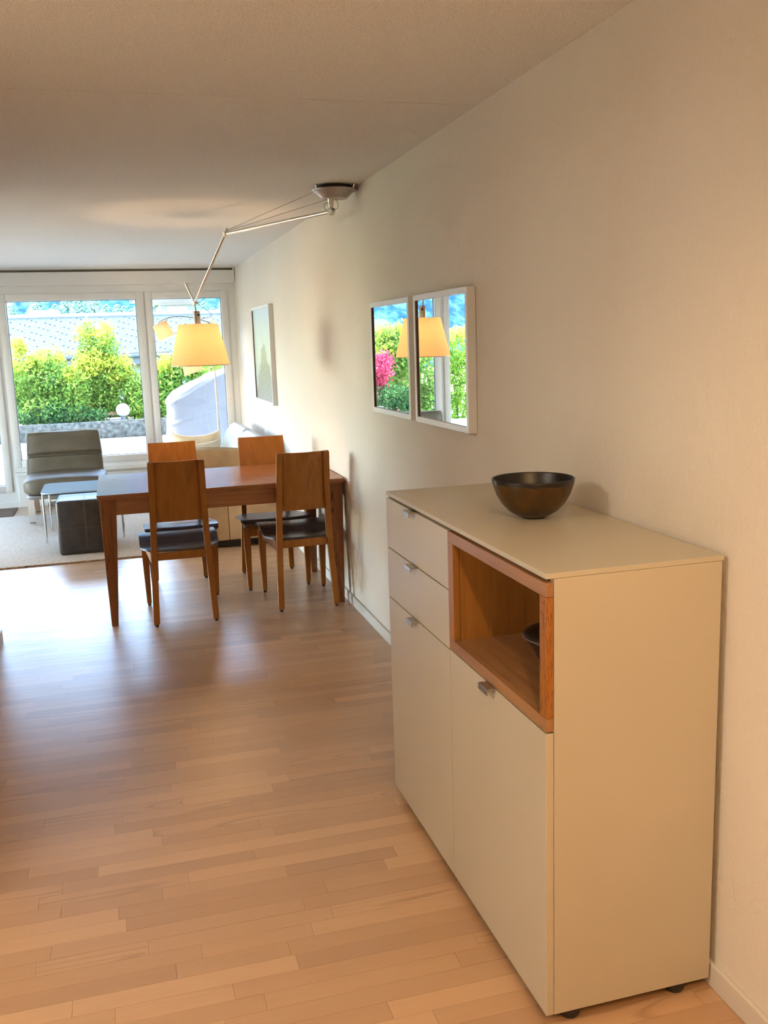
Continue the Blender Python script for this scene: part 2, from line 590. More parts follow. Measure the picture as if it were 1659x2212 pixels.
def bez(p0, p1, p2, p3, n=14):
    p0, p1, p2, p3 = map(Vector, (p0, p1, p2, p3))
    return [p0 * (1 - s) ** 3 + p1 * 3 * s * (1 - s) ** 2 + p2 * 3 * s * s * (1 - s) + p3 * s ** 3 for s in [i / n for i in range(n + 1)]]


def cushion(bm, c, half, e=0.35, rot=None, nu=40, nv=24, fn=None):
    """Superellipsoid pad."""
    c = Vector(c)
    sg = lambda v, p: math.copysign(abs(v) ** p, v)
    rings = []
    for j in range(nv + 1):
        ph = -PI / 2 + PI * j / nv
        ring = []
        for i in range(nu):
            th = 2 * PI * i / nu
            p = Vector((half[0] * sg(math.cos(ph), e) * sg(math.cos(th), e), half[1] * sg(math.cos(ph), e) * sg(math.sin(th), e), half[2] * sg(math.sin(ph), e if e > 0.5 else min(0.9, e * 1.6))))
            if fn: p = fn(p)
            ring.append(c + (rot @ p if rot else p))
        rings.append(ring)
    R = [[bm.verts.new(p) for p in r] for r in rings[1:-1]]
    for a, b in zip(R[:-1], R[1:]):
        for i in range(nu):
            k = (i + 1) % nu
            bm.faces.new((a[i], a[k], b[k], b[i]))
    bm.faces.new(R[0][::-1])
    bm.faces.new(R[-1])


def pillow(bm, c, w, h, th, rot, n=18, sag=0.0):
    c = Vector(c)
    G = {}
    for s in (-1, 1):
        for i in range(n + 1):
            for j in range(n + 1):
                u = -1 + 2 * i / n
                v = -1 + 2 * j / n
                rim = i in (0, n) or j in (0, n)
                if s == 1 and rim: continue
                f = ((1 - u ** 4) * (1 - v ** 4)) ** 0.6
                pin = 1 - 0.07 * (1 - abs(u) ** 2) * (abs(v) ** 3)
                pin2 = 1 - 0.07 * (1 - abs(v) ** 2) * (abs(u) ** 3)
                p = Vector((u * w / 2 * pin2, s * th / 2 * f, v * h / 2 * pin - sag * (1 - u * u) * (v + 1) / 2))
                G[(s, i, j)] = bm.verts.new(c + rot @ p)
    gt = lambda s, i, j: G.get((s, i, j)) or G[(-1, i, j)]
    for s in (-1, 1):
        for i in range(n):
            for j in range(n):
                q = [gt(s, i, j), gt(s, i + 1, j), gt(s, i + 1, j + 1), gt(s, i, j + 1)]
                bm.faces.new(q if s == -1 else q[::-1])


def copy_tree(o, parent=None):
    c = o.copy()
    COL.objects.link(c)
    if parent: c.parent = parent
    ORG[c.name] = org(o).copy()
    for ch in list(o.children):
        copy_tree(ch, c)
    return c


def struct(name, bm, mat, parent=None, smooth=False, label=None, cat=None):
    o = obj(name, bm, mat, parent, smooth)
    if not parent:
        tag(o, label, cat, None, 'structure')
    return o


H = 2.309
YW = 10.00
XL = -1.965   # left hall wall face
YC = 5.30     # its outer corner
XF = -5.6     # far left wall of the living room
YB = -2.6     # back wall

# ------------------------------------------------------------------ room shell
struct('wall_right', B((0, YB - .2, -0.2), (0.25, YW + .3, H + .3)), 'wall', label='long rough white plaster wall on the right', cat='wall')
bm = bmesh.new()
box(bm, (XL - 0.22, YB - .2, -0.02), (XL, 0.2, H + .05))
box(bm, (XL - 0.22, 2.5, -0.02), (XL, YC, H + .05))
box(bm, (XL - 0.22, 0.2, 2.2), (XL, 2.5, H + .05))
kb = bmesh.new()  # invented kitchen recess, houses an unseen fill light for the hall
box(kb, (-4.6, 0.0, -0.02), (-4.5, 2.8, H + .05))
box(kb, (-4.6, -0.1, -0.02), (XL - .2, 0.0, H + .05))
box(kb, (-4.6, 2.8, -0.02), (XL - .2, 2.9, H + .05))
box(kb, (-4.6, -0.1, H), (XL - .2, 2.9, H + .1))
box(kb, (-4.6, -0.1, -0.1), (XL - .2, 2.9, -.005))
struct('wall_added_kitchen', kb, 'white_paint', label='unseen white kitchen recess added off the hall for a fill light', cat='wall')
struct('wall_left', bm, 'wall', label='short hall wall ending at a corner on the far left', cat='wall')
struct('wall_back', B((XL - .3, YB - .2, -0.02), (0.2, YB, H + .05)), 'wall', label='plain white wall behind the viewer', cat='wall')
bm = bmesh.new()
box(bm, (XF - .2, YC - .2, -0.02), (XF, 6.0, H + .05))
box(bm, (XF - .2, 9.3, -0.02), (XF, YW + .2, H + .05))
box(bm, (XF - .2, 6.0, 2.0), (XF, 9.3, H + .05))
box(bm, (XF - .2, 6.0, -0.02), (XF, 9.3, .08))
w4 = bpy.data.objects.new('added_window_4', None)  # invented glazing, never in view, brings extra daylight into the living area
COL.objects.link(w4)
w4.location = (XF, 6.0, .08)
ORG[w4.name] = Vector((XF, 6.0, .08))
tag(w4, 'added side glazing of the living area, unseen, for more daylight', 'window', None, 'structure')
W4 = [(6.0, 6.07), (7.62, 7.68), (9.23, 9.3)]
struct('wall_far_left', bm, 'wall', label='white end wall of the living area', cat='wall')
struct('wall_niche', B((XF - .2, YC - .2, -0.02), (XL - .1, YC, H + .05)), 'wall', label='white wall behind the hall corner', cat='wall')
bm = bmesh.new()
for (x0, x1, y0, y1) in ((XL - .3, 0.1, YB - .2, 3.167), (XL - .3, 0.1, 3.173, YC), (XF - .2, 0.1, YC, YW + .5)):
    box(bm, (x0, y0, H), (x1, y1, H + 0.2))
box(bm, (XL - .3, 3.1, H + 0.004), (0.1, 3.3, H + 0.15))
struct('ceiling', bm, 'ceiling', label='grainy white plaster ceiling with a fine cross seam', cat='ceiling')
struct('added_sun_slab', B((XF - .3, YW + .5, H + .06), (.6, 11.0, H + .28)), 'white_paint', label='unseen slab added over the window to keep the sun out', cat='slab')  # unseen overhang added to stop direct sun entering the room
bm = bmesh.new()
box(bm, (-0.012, YB, 0), (0, YW, 0.060), 0.002)
struct('baseboard_right', bm, 'skirting', label='low white skirting along the right wall', cat='baseboard')
struct('baseboard_left', B((XL, 2.5, 0), (XL + .012, YC, .06), 0.002), 'white_paint', label='low white skirting along the hall wall', cat='baseboard')

for (a_, b_) in W4:
    obj('frame_post', B((XF - .10, a_, .08), (XF - .03, b_, 2.0)), 'white_frame', w4)
for (a_, b_) in ((6.07, 7.62), (7.68, 9.23)):
    obj('pane', B((XF - .068, a_, .08), (XF - .062, b_, 2.0)), 'glass', w4)

# floor: beech strips laid across the room
floor = struct('floor', B((XF - .2, YB - .2, -0.1), (0.05, YW + .05, -0.010)), 'joint', label='beech strip parquet floor laid across the room', cat='floor')
ORG[floor.name] = Vector((0, 0, 0))
rng = random.Random(5)
PW = 0.0602
pm = bmesh.new()
box(pm, (-0.5, -0.5, -0.5), (0.5, 0.5, 0.5))
pmesh = bpy.data.meshes.new('plank')
pm.to_mesh(pmesh)
pm.free()
pmesh.materials.append(M['plank'])
planks = []
row = 0
y = YB
while y < YW + .02:
    xmin = XL if y + PW < YC else XF
    x = -0.004 - rng.uniform(0.05, 0.45)
    xe = -0.004
    while True:
        xs = max(x, xmin)
        planks.append((xs, xe, y, y + PW))
        if xs <= xmin: break
        xe = xs
        ln = rng.choice((0.30, 0.36, 0.42, 0.48, 0.55, 0.62, 0.70)) * rng.uniform(0.9, 1.1)
        x = xe - ln
    y += PW
camx, camz = -1.2553, 1.5357


def seen_size(p):
    cx, cyy = (p[0] + p[1]) / 2, (p[2] + p[3]) / 2
    d = Vector((cx - camx, cyy, -camz))
    z = d.dot(_f)
    if z < 0.3: return 0
    u_, v_ = d.dot(_r) / z * 2034 + 829.5, 1106 - d.dot(_u) / z * 2034
    if not (-60 < u_ < 1700 and -20 < v_ < 2300): return 0
    if cx > -0.43 and 1.75 < cyy < 2.9: return 0
    if cyy > 7.15: return 0
    return (p[1] - p[0]) * PW / z ** 3


order = sorted(range(len(planks)), key=lambda i: -seen_size(planks[i]))
single = set(i for i in order[:298] if seen_size(planks[i]) > 0)
bm = bmesh.new()
for i, (x0, x1, y0, y1) in enumerate(planks):
    g = 0.0003
    dz = rng.uniform(-0.00025, 0.0)
    if i in single:
        o = bpy.data.objects.new('plank', pmesh)
        COL.objects.link(o)
        o.parent = floor
        o.location = ((x0 + x1) / 2, (y0 + y1) / 2, -0.0055 + dz)
        o.scale = (x1 - x0 - 2 * g, y1 - y0 - 2 * g, 0.011)
        o.rotation_euler = (rng.uniform(-0.0024, 0.0024), rng.uniform(-0.0005, 0.0005), 0)
    else:
        box(bm, (x0 + g, y0 + g, -0.011), (x1 - g, y1 - g, dz))
pk = obj('plank_field', bm, 'plank', floor, normals=False)
tag(pk, kind='stuff')

# window wall
bm = bmesh.new()
box(bm, (-2.321, YW + .0, 0), (0.0, YW + .3, 0.352))
box(bm, (XF, YW + .0, 2.1605), (0.0, YW + .3, H))
box(bm, (-0.011, YW, 0), (0.0, YW + .3, H))
box(bm, (XF, YW, 0), (-2.321, YW + .3, 0.10))
struct('wall_window', bm, 'white_paint', label='white window wall with low parapet and lintel', cat='wall')


def rect_frame(bm, x0, x1, z0, z1, gx0, gx1, gz0, gz1, y0, y1, bev=0.004):
    box(bm, (x0, y0, z0), (gx0, y1, z1), bev)
    box(bm, (gx1, y0, z0), (x1, y1, z1), bev)
    box(bm, (gx0, y0 + .001, z0), (gx1, y1, gz0), bev)
    box(bm, (gx0, y0 + .001, gz1), (gx1, y1, z1), bev)


def window(name, sash, glass, label, cat='window', handle=None):
    x0, x1, z0, z1 = sash
    g = glass
    e = bpy.data.objects.new(name, None)
    COL.objects.link(e)
    e.location = (x0, YW, z0)
    ORG[e.name] = Vector((x0, YW, z0))
    tag(e, label, cat, None, 'structure')
    bm = bmesh.new()
    rect_frame(bm, x0, x1, z0, z1, g[0], g[1], g[2], g[3], YW - .012, YW + .06)
    obj('sash', bm, 'white_frame', e, 30)
    bm = bmesh.new()
    rect_frame(bm, g[0] - .001, g[1] + .001, g[2] - .001, g[3] + .001, g[0] + .006, g[1] - .006, g[2] + .006, g[3] - .006, YW + .028, YW + .040, 0)
    obj('gasket', bm, 'gasket', e)
    obj('pane', B((g[0] - .01, YW + .031, g[2] - .01), (g[1] + .01, YW + .035, g[3] + .01)), 'glass', e)
    bm = bmesh.new()
    for sx_ in (x0 + .03, x1 - .03):
        for k in range(4):
            zz_ = z0 + (z1 - z0) * (0.12 + 0.224 * k)
            lathe(bm, [(0.004, 0), (0.004, 0.001), (0, 0.001)], (sx_, YW - .012, zz_), 8, (0, -1, 0))
    tag(obj('screw_cap', bm, 'steel', e), kind='stuff')
    return e


window('window_1', (-2.286, -0.919, 0.402, 2.091), (-2.222, -0.994, 0.466, 2.022), 'large white framed window pane behind the armchair')
window('window_2', (-0.902, -0.077, 0.402, 2.091), (-0.837, -0.145, 0.466, 2.022), 'narrow white framed window pane behind the sofa')
d1 = window('door_1', (-3.342, -2.326, 0.158, 2.091), (-3.277, -2.392, 0.224, 2.022), 'glazed terrace door at the left edge', 'door')
window('added_window_3', (-5.45, -3.380, 0.158, 2.091), (-5.38, -3.450, 0.224, 2.022), 'added wide window beyond the terrace door, unseen, for more daylight')  # unseen window put in for the daylight it admits
bm = bmesh.new()
box(bm, (-0.919, YW + .004, .346), (-0.902, YW + .07, 2.1115))
box(bm, (-2.326, YW + .004, 0.02), (-2.286, YW + .07, 2.1115))
box(bm, (-3.380, YW + .004, 0.02), (-3.342, YW + .07, 2.1115))
box(bm, (XF, YW + .004, 0.02), (-5.45, YW + .07, 2.1115))
box(bm, (-0.077, YW - .002, .346), (-0.011, YW + .07, 2.091))
box(bm, (XF, YW - .002, 2.091), (-0.011, YW + .07, 2.1615))
box(bm, (-2.326, YW + .003, .346), (-0.077, YW + .07, .402))
box(bm, (XF, YW + .003, .10), (-2.326, YW + .07, .158))
struct('trim_1', bm, 'white_frame', label='fixed white window frame around the panes', cat='frame')
bm = bmesh.new()
box(bm, (XF, YW - .115, 2.1615), (-0.006, YW, 2.287), 0.003)
box(bm, (-0.020, YW - .115, 2.287), (-0.006, YW, 2.3085))
struct('trim_2', bm, 'white_frame', label='white curtain box under the ceiling', cat='trim')
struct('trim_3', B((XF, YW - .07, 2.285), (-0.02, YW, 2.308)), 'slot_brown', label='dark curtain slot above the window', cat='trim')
struct('trim_4', B((-2.283, YW - .075, 0.328), (-0.0005, YW + .01, 0.352), 0.004), 'white_frame', label='white window sill', cat='sill')
struct('baseboard_far', B((XF, YW - .014, 0), (-2.275, YW, 0.055), 0.002), 'white_paint', label='low white skirting under the terrace door', cat='baseboard')
struct('trim_5', B((-2.275, YW - .022, 0), (-0.01, YW + .002, 0.300), 0.003), 'white_paint', label='white panel below the window sill', cat='panel')

ht = thing('convector_heater', 'low white convector with a dark slotted grille behind the armchair', 'heater', (-1.25, 9.92, 0))
obj('casing', B((-2.04, 9.88, 0.05), (-0.9, 9.965, 0.20), 0.006), 'white_paint', ht, 30)
for k in range(8):
    z = 0.075 + 0.030 * (k % 4)
    obj('slot', B((-1.99 + (k // 4) * 0.1, 9.876, z), (-1.91 + (k // 4) * 0.1, 9.881, z + .014)), 'slot_dark', ht)
bm = bmesh.new()
bm.free()
for x in (-2.0, -.95):
    obj('stand', B((x, 9.89, 0), (x + .03, 9.96, .05)), 'black_plastic', ht)

# ------------------------------------------------------------------ sideboard
sb = thing('sideboard', 'cream white sideboard with drawers and an open wooden compartment', 'sideboard', (-0.22, 2.32, 0))
FX, SX, Y0, Y1, YM = -0.4365, -0.4185, 1.7231, 2.9196, 2.3251
obj('side_panel', B((SX + .001, Y0, 0.0265), (-0.017, Y0 + .019, 1.0395), .0006), 'lacquer', sb)
obj('side_panel', B((SX + .001, Y1 - .019, 0.0265), (-0.017, Y1, 1.0395), .0006), 'lacquer', sb)
obj('top_plate', B((FX, Y0 - .0005, 1.0400), (-0.013, Y1 + .0005, 1.0515), .0012), 'lacquer', sb)
bm = bmesh.new()
box(bm, (-0.40, Y0 + .019, 0.03), (-0.02, Y1 - .019, 0.048))
box(bm, (-0.024, Y0 + .019, 0.048), (-0.018, Y1 - .019, 1.039))
box(bm, (-0.40, YM - .006, 0.048), (-0.024, YM + .010, 1.039))
box(bm, (SX + .008, Y0 + .019, 1.030), (-0.024, Y1 - .019, 1.0395))
box(bm, (-0.405, Y0 + .019, .048), (-0.39, Y1 - .019, .690))
box(bm, (-0.405, YM + .01, .690), (-0.39, Y1 - .019, 1.030))
obj('carcass', bm, 'lacquer', sb)


def front(name, ya, yb, za, zb):
    return obj(name, B((FX, ya, za), (SX, yb, zb), .0010), 'lacquer', sb)


def pull(par, yc, z):
    bm = bmesh.new()
    w = 0.028
    prof = [(-0.4200, z + .0032), (-0.4580, z + .0032), (-0.4600, z + .0015), (-0.4600, z - .0120), (-0.4575, z - .0125), (-0.4560, z - .0040), (-0.4510, z - .0004), (-0.4200, z + .0004)]
    loft(bm, [[(a, yc - w, b) for a, b in prof], [(a, yc + w, b) for a, b in prof]])
    obj('handle', bm, 'steel', par, label='small brushed steel tab handle')


f1 = front('drawer', YM + .0015, Y1 - .0006, 0.8690, 1.0315)
f2 = front('drawer', YM + .0015, Y1 - .0006, 0.7010, 0.8650)
f3 = front('door', YM + .0015, Y1 - .0006, 0.0265, 0.6970)
f4 = front('door', Y0 + .0006, YM - .0015, 0.0265, 0.7005)
pull(f1, 2.628, 1.0315); pull(f2, 2.628, .8650); pull(f3, 2.628, .6970); pull(f4, 2.029, .7005)
# open compartment
nb = sb
bz0, bz1 = 0.7045, 1.0310
ya, yb = Y0 + .0006, YM - .0015
cmp_ = obj('compartment', B((SX + .001, ya + .019, bz0 + .012), (-0.03, ya + .034, bz1 - .005)), 'box_wood_up', sb)
obj('back_board', B((-0.045, ya + .034, bz0 + .03), (-0.03, yb - .034, bz1 - .029)), 'box_wood_up', cmp_)
nbd = 4
wb = (-.045 - SX - .001) / nbd
for k in range(nbd):
    obj('board', B((SX + .001 + k * wb, yb - .036, bz0 + .030), (SX + .001 + (k + 1) * wb - .0006, yb - .020, bz1 - .03)), 'box_wood_up', cmp_)
    obj('board', B((SX + .001 + k * wb, ya + .019, bz0 + .012), (SX + .001 + (k + 1) * wb - .0006, yb - .019, bz0 + .030)), 'box_wood', cmp_)
    obj('board', B((SX + .001 + k * wb, ya + .019, bz1 - .030), (SX + .001 + (k + 1) * wb - .0006, yb - .019, bz1 - .008)), 'box_wood', cmp_)
FR = .030
obj('frame_bar', B((FX, ya, bz1 - FR), (SX, yb, bz1), .0008), 'box_wood', cmp_)
obj('frame_bar', B((FX, ya, bz0), (SX, yb, bz0 + FR), .0008), 'box_wood', cmp_)
obj('frame_bar', B((FX, ya, bz0 + FR + .0006), (SX, ya + FR, bz1 - FR - .0006), .0008), 'box_wood_vein', cmp_)
obj('frame_bar', B((FX, yb - FR - .006, bz0 + FR + .0006), (SX, yb, bz1 - FR - .0006), .0008), 'box_wood_up', cmp_)
for (x, y) in ((-0.367, Y0 + .026), (-0.095, Y0 + .026), (-0.36, Y1 - .07), (-0.06, Y1 - .07)):
    obj('foot', L([(0, 0), (.020, 0), (.024, .006), (.024, .024), (.018, .030), (0, .030)], (x, y, 0), 20), 'black_plastic', sb, 40)

# bowl on the sideboard
bc = Vector((-0.199, 2.300, 1.0517))
bw = thing('bowl', 'brown glazed ceramic bowl with black rim on top of the sideboard', 'bowl', bc)
obj('bowl_body', L([(0, 0), (.030, 0), (.033, .003), (.046, .008), (.067, .021), (.086, .042), (.099, .065), (.107, .088), (.1110, .105), (.1112, .107), (.1085, .1085), (.1065, .1065)], bc, 64), 'glaze', bw, True)
obj('bowl_interior', L([(.1066, .1064), (.102, .086), (.093, .064), (.080, .043), (.060, .024), (.034, .013), (0, .011)], bc, 64), 'glaze_black', bw, True)

# lidded jar in the compartment
jc = Vector((-0.262, 1.990, bz0 + .0302))
jr = thing('lidded_jar', 'dark glazed lidded jar inside the open wooden compartment', 'jar', jc)
obj('jar_body', L([(0, 0), (.044, 0), (.050, .004), (.058, .022), (.076, .055), (.092, .076), (.096, .080), (.094, .083), (.08, .079), (0, .05)], jc, 44), 'glaze_black', jr, True)
ld = obj('lid', L([(.094, .0845), (.099, .087), (.098, .0905), (.088, .097), (.062, .108), (.03, .114), (0, .116)], jc, 44), 'glaze_black', jr, True)
obj('lid_rim', L([(.0955, .0835), (.1005, .0865), (.1005, .0895), (.0965, .0895), (.0955, .0835)], jc, 44), 'glaze_rim', ld, True)
obj('knob', L([(.010, .114), (.012, .122), (.020, .128), (.020, .134), (0, .137)], jc, 24), 'glaze_black', ld, True)

# ------------------------------------------------------------------ mirrors and picture
def wall_frame(name, label, cat, y0, y1, z0, z1, fw, depth, content, cname, recess, side_in):
    e = thing(name, label, cat, (0, (y0 + y1) / 2, z0))
    bm = bmesh.new()
    x0, x1 = -depth, -0.0015
    box(bm, (x0, y0, z0), (x1, y0 + fw, z1), .001)
    box(bm, (x0, y1 - fw, z0), (x1, y1, z1), .001)
    box(bm, (x0 + .0003, y0 + fw, z0), (x1, y1 - fw, z0 + fw), .0)
    box(bm, (x0 + .0003, y0 + fw, z1 - fw), (x1, y1 - fw, z1), .0)
    obj('frame', bm, 'white_frame', e)
    c = ((x0 + recess), (y0 + y1) / 2, (z0 + z1) / 2)
    obj(cname, B((x0 + recess, y0 + fw - .004, z0 + fw - .004), (x0 + recess + .004, y1 - fw + .004, z1 - fw + .004)), content, e, origin=c)
    bm = bmesh.new()
    box(bm, (x0 + .003, y1 - fw - .0005, z0 + fw), (x0 + recess, y1 - fw + .0005, z1 - fw))
    obj('rebate', bm, side_in, e)
    return e


wall_frame('wall_mirror', 'white framed square mirror nearer the sideboard, lampshade reflected in it', 'mirror', 3.2064, 3.836, 1.1905, 1.7133, 0.022, 0.035, 'mirror', 'mirror_glass', 0.008, 'wrack_dark')
wall_frame('wall_mirror', 'white framed square mirror further from the sideboard, red tree reflected in it', 'mirror', 3.905, 4.5346, 1.1905, 1.7133, 0.022, 0.035, 'mirror', 'mirror_glass', 0.008, 'wrack_dark')
wall_frame('framed_picture', 'white framed landscape print hung above the sofa', 'picture', 7.63, 8.615, 1.040, 1.852, 0.022, 0.038, 'print', 'print_sheet', 0.012, 'wrack_dark')

# ------------------------------------------------------------------ dining table
TX0, TX1, TY0, TY1, TZ = -1.405, -0.014, 5.3124, 6.1959, 0.75
tb = thing('dining_table', 'veined reddish beech dining table with tapered legs pushed to the wall', 'table', ((TX0 + TX1) / 2, (TY0 + TY1) / 2, 0))
obj('table_top', B((TX0, TY0, TZ - .013), (TX1, TY1, TZ), .0015), 'table_wood', tb)
obj('under_top', B((TX0 + .004, TY0 + .004, TZ - .027), (TX1 - .002, TY1 - .004, TZ - .0135), .0015), 'table_wood', tb)
for sx_ in (0, 1):
    for sy_ in (0, 1):
        xo = TX0 + .012 if sx_ == 0 else TX1 - .012
        yo = TY0 + .012 if sy_ == 0 else TY1 - .012
        dx = 1 if sx_ == 0 else -1
        dy = 1 if sy_ == 0 else -1

        def q(w, z, off=0.0):
            a = xo + dx * off
            b = yo + dy * off
            return [(a, b, z), (a + dx * w, b, z), (a + dx * w, b + dy * w, z), (a, b + dy * w, z)]
        bm = bmesh.new()
        loft(bm, [q(.036, .0, .010), q(.062, .30, .004), q(.084, .60), q(.084, TZ - .0275)])
        bmesh.ops.bevel(bm, geom=list(bm.edges), offset=.0015, segments=1, affect='EDGES')
        obj('leg', bm, 'table_wood_up', tb)
for (a, b) in (((TX0 + .097, TY0 + .022, .632), (TX1 - .097, TY0 + .042, TZ - .0275)), ((TX0 + .097, TY1 - .042, .632), (TX1 - .097, TY1 - .022, TZ - .0275)),
               ((TX0 + .022, TY0 + .097, .632), (TX0 + .042, TY1 - .097, TZ - .0275)), ((TX1 - .042, TY0 + .097, .632), (TX1 - .022, TY1 - .097, TZ - .0275))):
    obj('apron', B(a, b, .001), 'table_wood', tb)

# ------------------------------------------------------------------ chairs (front towards +y)
def make_chair():
    c = thing('dining_chair', '', 'chair', (0, 0, 0))
    # bent rear legs that carry the back
    path = [(0.1795, -0.250, 0.012, .028), (0.172, -0.230, 0.22, .032), (0.163, -0.210, 0.42, .036), (0.160, -0.210, 0.50, .036), (0.1545, -0.232, 0.70, .030), (0.1495, -0.276, 0.925, .024)]
    for s in (-1, 1):
        bm = bmesh.new()
        rings = []
        for (x, y, z, d) in path:
            w = .034
            xo, xi = s * (x + .002), s * (x - w + .002)
            rings.append([(xi, y - d / 2, z), (xo, y - d / 2, z), (xo, y + d / 2, z), (xi, y + d / 2, z)][::s])
        loft(bm, rings)
        bmesh.ops.bevel(bm, geom=list(bm.edges), offset=.003, segments=2, affect='EDGES')
        obj('leg', bm, 'chair_wood', c, 40)
        bm = bmesh.new()
        x, y = s * .188, .222
        rings = []
        for (w, z, o) in ((.026, .012, .0), (.040, .30, -.002), (.042, .405, -.003)):
            rings.append([(x - w / 2 - s * o, y - w / 2, z), (x + w / 2 - s * o, y - w / 2, z), (x + w / 2 - s * o, y + w / 2, z), (x - w / 2 - s * o, y + w / 2, z)])
        loft(bm, rings)
        bmesh.ops.bevel(bm, geom=list(bm.edges), offset=.003, segments=2, affect='EDGES')
        obj('leg', bm, 'chair_wood', c, 40)
        # side rail
        bm = bmesh.new()
        hexa(bm, [(s * .168, -.200, .352), (s * .190, .205, .345), (s * .168, .205, .345), (s * .146, -.200, .352)], [(s * .168, -.200, .408), (s * .190, .205, .412), (s * .168, .205, .412), (s * .146, -.200, .408)])
        obj('rail', bm, 'chair_wood_y', c)
        for (fx, fy) in ((s * .1645, -.250), (s * .188, .222)):
            obj('glide', L([(0, 0), (.010, 0), (.010, .0125), (0, .0125)], (fx, fy, 0), 12), 'black_rubber', c)
    obj('rail', B((-.168, .204, .348), (.168, .224, .410), .002), 'chair_wood', c)
    obj('rail', B((-.130, -.214, .366), (.130, -.196, .410), .002), 'chair_wood', c)
    # moulded ply seat
    bm = bmesh.new()
    N, K = 22, 12
    top = []
    for i in range(N + 1):
        s = i / N
        y = -.188 + .453 * s
        z = .420 + .030 * (0.5 - 0.5 * math.cos(PI * min(1, max(0, (s - .12) / .62)))) - 0.020 * max(0, (s - .86) / .14) ** 2
        hw = .152 + .070 * min(1, s / .22) ** 0.7
        rnd = .016 * max(0, (s - .93) / .07) ** 2
        rowp = []
        for j in range(K + 1):
            t_ = -1 + 2 * j / K
            rowp.append((t_ * (hw - rnd), y, z + .004 * t_ * t_))
        top.append(rowp)
    V = [[bm.verts.new(p) for p in r] for r in top]
    U = [[bm.verts.new((p[0], p[1], p[2] - .012)) for p in r] for r in top]
    for i in range(N):
        for j in range(K):
            bm.faces.new((V[i][j], V[i][j + 1], V[i + 1][j + 1], V[i + 1][j]))
            bm.faces.new((U[i][j], U[i + 1][j], U[i + 1][j + 1], U[i][j + 1]))
    for i in range(N):
        bm.faces.new((V[i][0], V[i + 1][0], U[i + 1][0], U[i][0]))
        bm.faces.new((V[i][K], U[i][K], U[i + 1][K], V[i + 1][K]))
    for j in range(K):
        bm.faces.new((V[0][j], U[0][j], U[0][j + 1], V[0][j + 1]))
        bm.faces.new((V[N][j], V[N][j + 1], U[N][j + 1], U[N][j]))
    obj('seat', bm, 'seat', c, 45)
    # curved back panel in front of the uprights
    bm = bmesh.new()
    A, Cc = 10, 14
    F, G = [], []
    for i in range(A + 1):
        s = i / A
        z = .583 + s * .341
        yb_ = -.2175 - .0585 * s ** 1.15 - .003
        hw = .1585 - .0085 * s
        f_, g_ = [], []
        for j in range(Cc + 1):
            t_ = -1 + 2 * j / Cc
            bow = -.014 * (1 - t_ * t_) * (0.6 + 0.4 * s)
            zz_ = z + (0.003 * t_ * t_ if i == A else 0)
            f_.append(bm.verts.new((t_ * hw, yb_ + .0225 + bow, zz_)))
            g_.append(bm.verts.new((t_ * hw, yb_ + .0125 + bow, zz_)))
        F.append(f_); G.append(g_)
    for i in range(A):
        for j in range(Cc):
            bm.faces.new((F[i][j], F[i + 1][j], F[i + 1][j + 1], F[i][j + 1]))
            bm.faces.new((G[i][j], G[i][j + 1], G[i + 1][j + 1], G[i + 1][j]))
    for i in range(A):
        bm.faces.new((F[i][0], G[i][0], G[i + 1][0], F[i + 1][0]))
        bm.faces.new((F[i][Cc], F[i + 1][Cc], G[i + 1][Cc], G[i][Cc]))
    for j in range(Cc):
        bm.faces.new((F[0][j], F[0][j + 1], G[0][j + 1], G[0][j]))
        bm.faces.new((F[A][j], G[A][j], G[A][j + 1], F[A][j + 1]))
    obj('backrest', bm, 'chair_wood', c, 45)
    return c


chair = make_chair()
spots = [(-0.975, 5.487, 0, 'wooden dining chair with dark seat, back to viewer, nearer the table\'s free end'),
         (-0.266, 5.520, 0, 'wooden dining chair with dark seat, back to viewer, beside the plaster wall'),
         (-0.347, 6.047, PI, 'wooden dining chair on the table\'s far side, close to the wall'),
         (-0.935, 6.022, PI, 'wooden dining chair on the table\'s far side, in front of the cushions')]
for i, (x, y, rz, lb) in enumerate(spots):
    c = chair if i == 0 else copy_tree(chair)
    c.location = (x, y, 0.0)
    c.rotation_euler = (0, 0, rz)
    tag(c, lb, 'chair', 'dining chairs around the table')

# ------------------------------------------------------------------ ceiling-hung adjustable lamp
CX, CY_ = -0.114, 4.847
lp = thing('ceiling_arm_lamp', 'jointed aluminium ceiling lamp with a glowing parchment shade over the table', 'lamp', (CX, CY_, H))
cn = obj('canopy', L([(0, -.062), (.062, -.062), (.068, -.058), (.096, -.030), (.112, -.024), (.114, -.020), (.108, -.017), (.09, -.016), (0, -.016)], (CX, CY_, H), 48), 'alu_grey', lp, 40)
obj('spacer', L([(0, -.018), (.088, -.018), (.088, -.001), (0, -.001)], (CX, CY_, H), 48), 'black_plastic', cn)
for k in range(3):
    a = math.radians(200 + 120 * k)
    obj('bracket', T([(CX + .105 * math.cos(a), CY_ + .105 * math.sin(a), H - .022), (CX + .112 * math.cos(a), CY_ + .112 * math.sin(a), H - .0005)], .006), 'chrome', cn)
J1 = Vector((-0.133, 4.853, 2.186))
J2 = Vector((-0.5830, 5.6290, 2.163))
J3 = Vector((-0.756, 5.930, 1.793))
SC = Vector((-0.745, 5.927, 0))
obj('neck', L([(.017, 0), (.008, -.052), (.0, -.052)], (J1.x, J1.y, H - .061), 24), 'alu', lp, 40)
pl = (J2 - J1).cross(Vector((0, 0, 1))).normalized()


def disc(c, r, th, ax):
    return L([(0, -th / 2), (r * .9, -th / 2), (r, -th / 2 + .002), (r, th / 2 - .002), (r * .9, th / 2), (0, th / 2)], c, 28, ax)


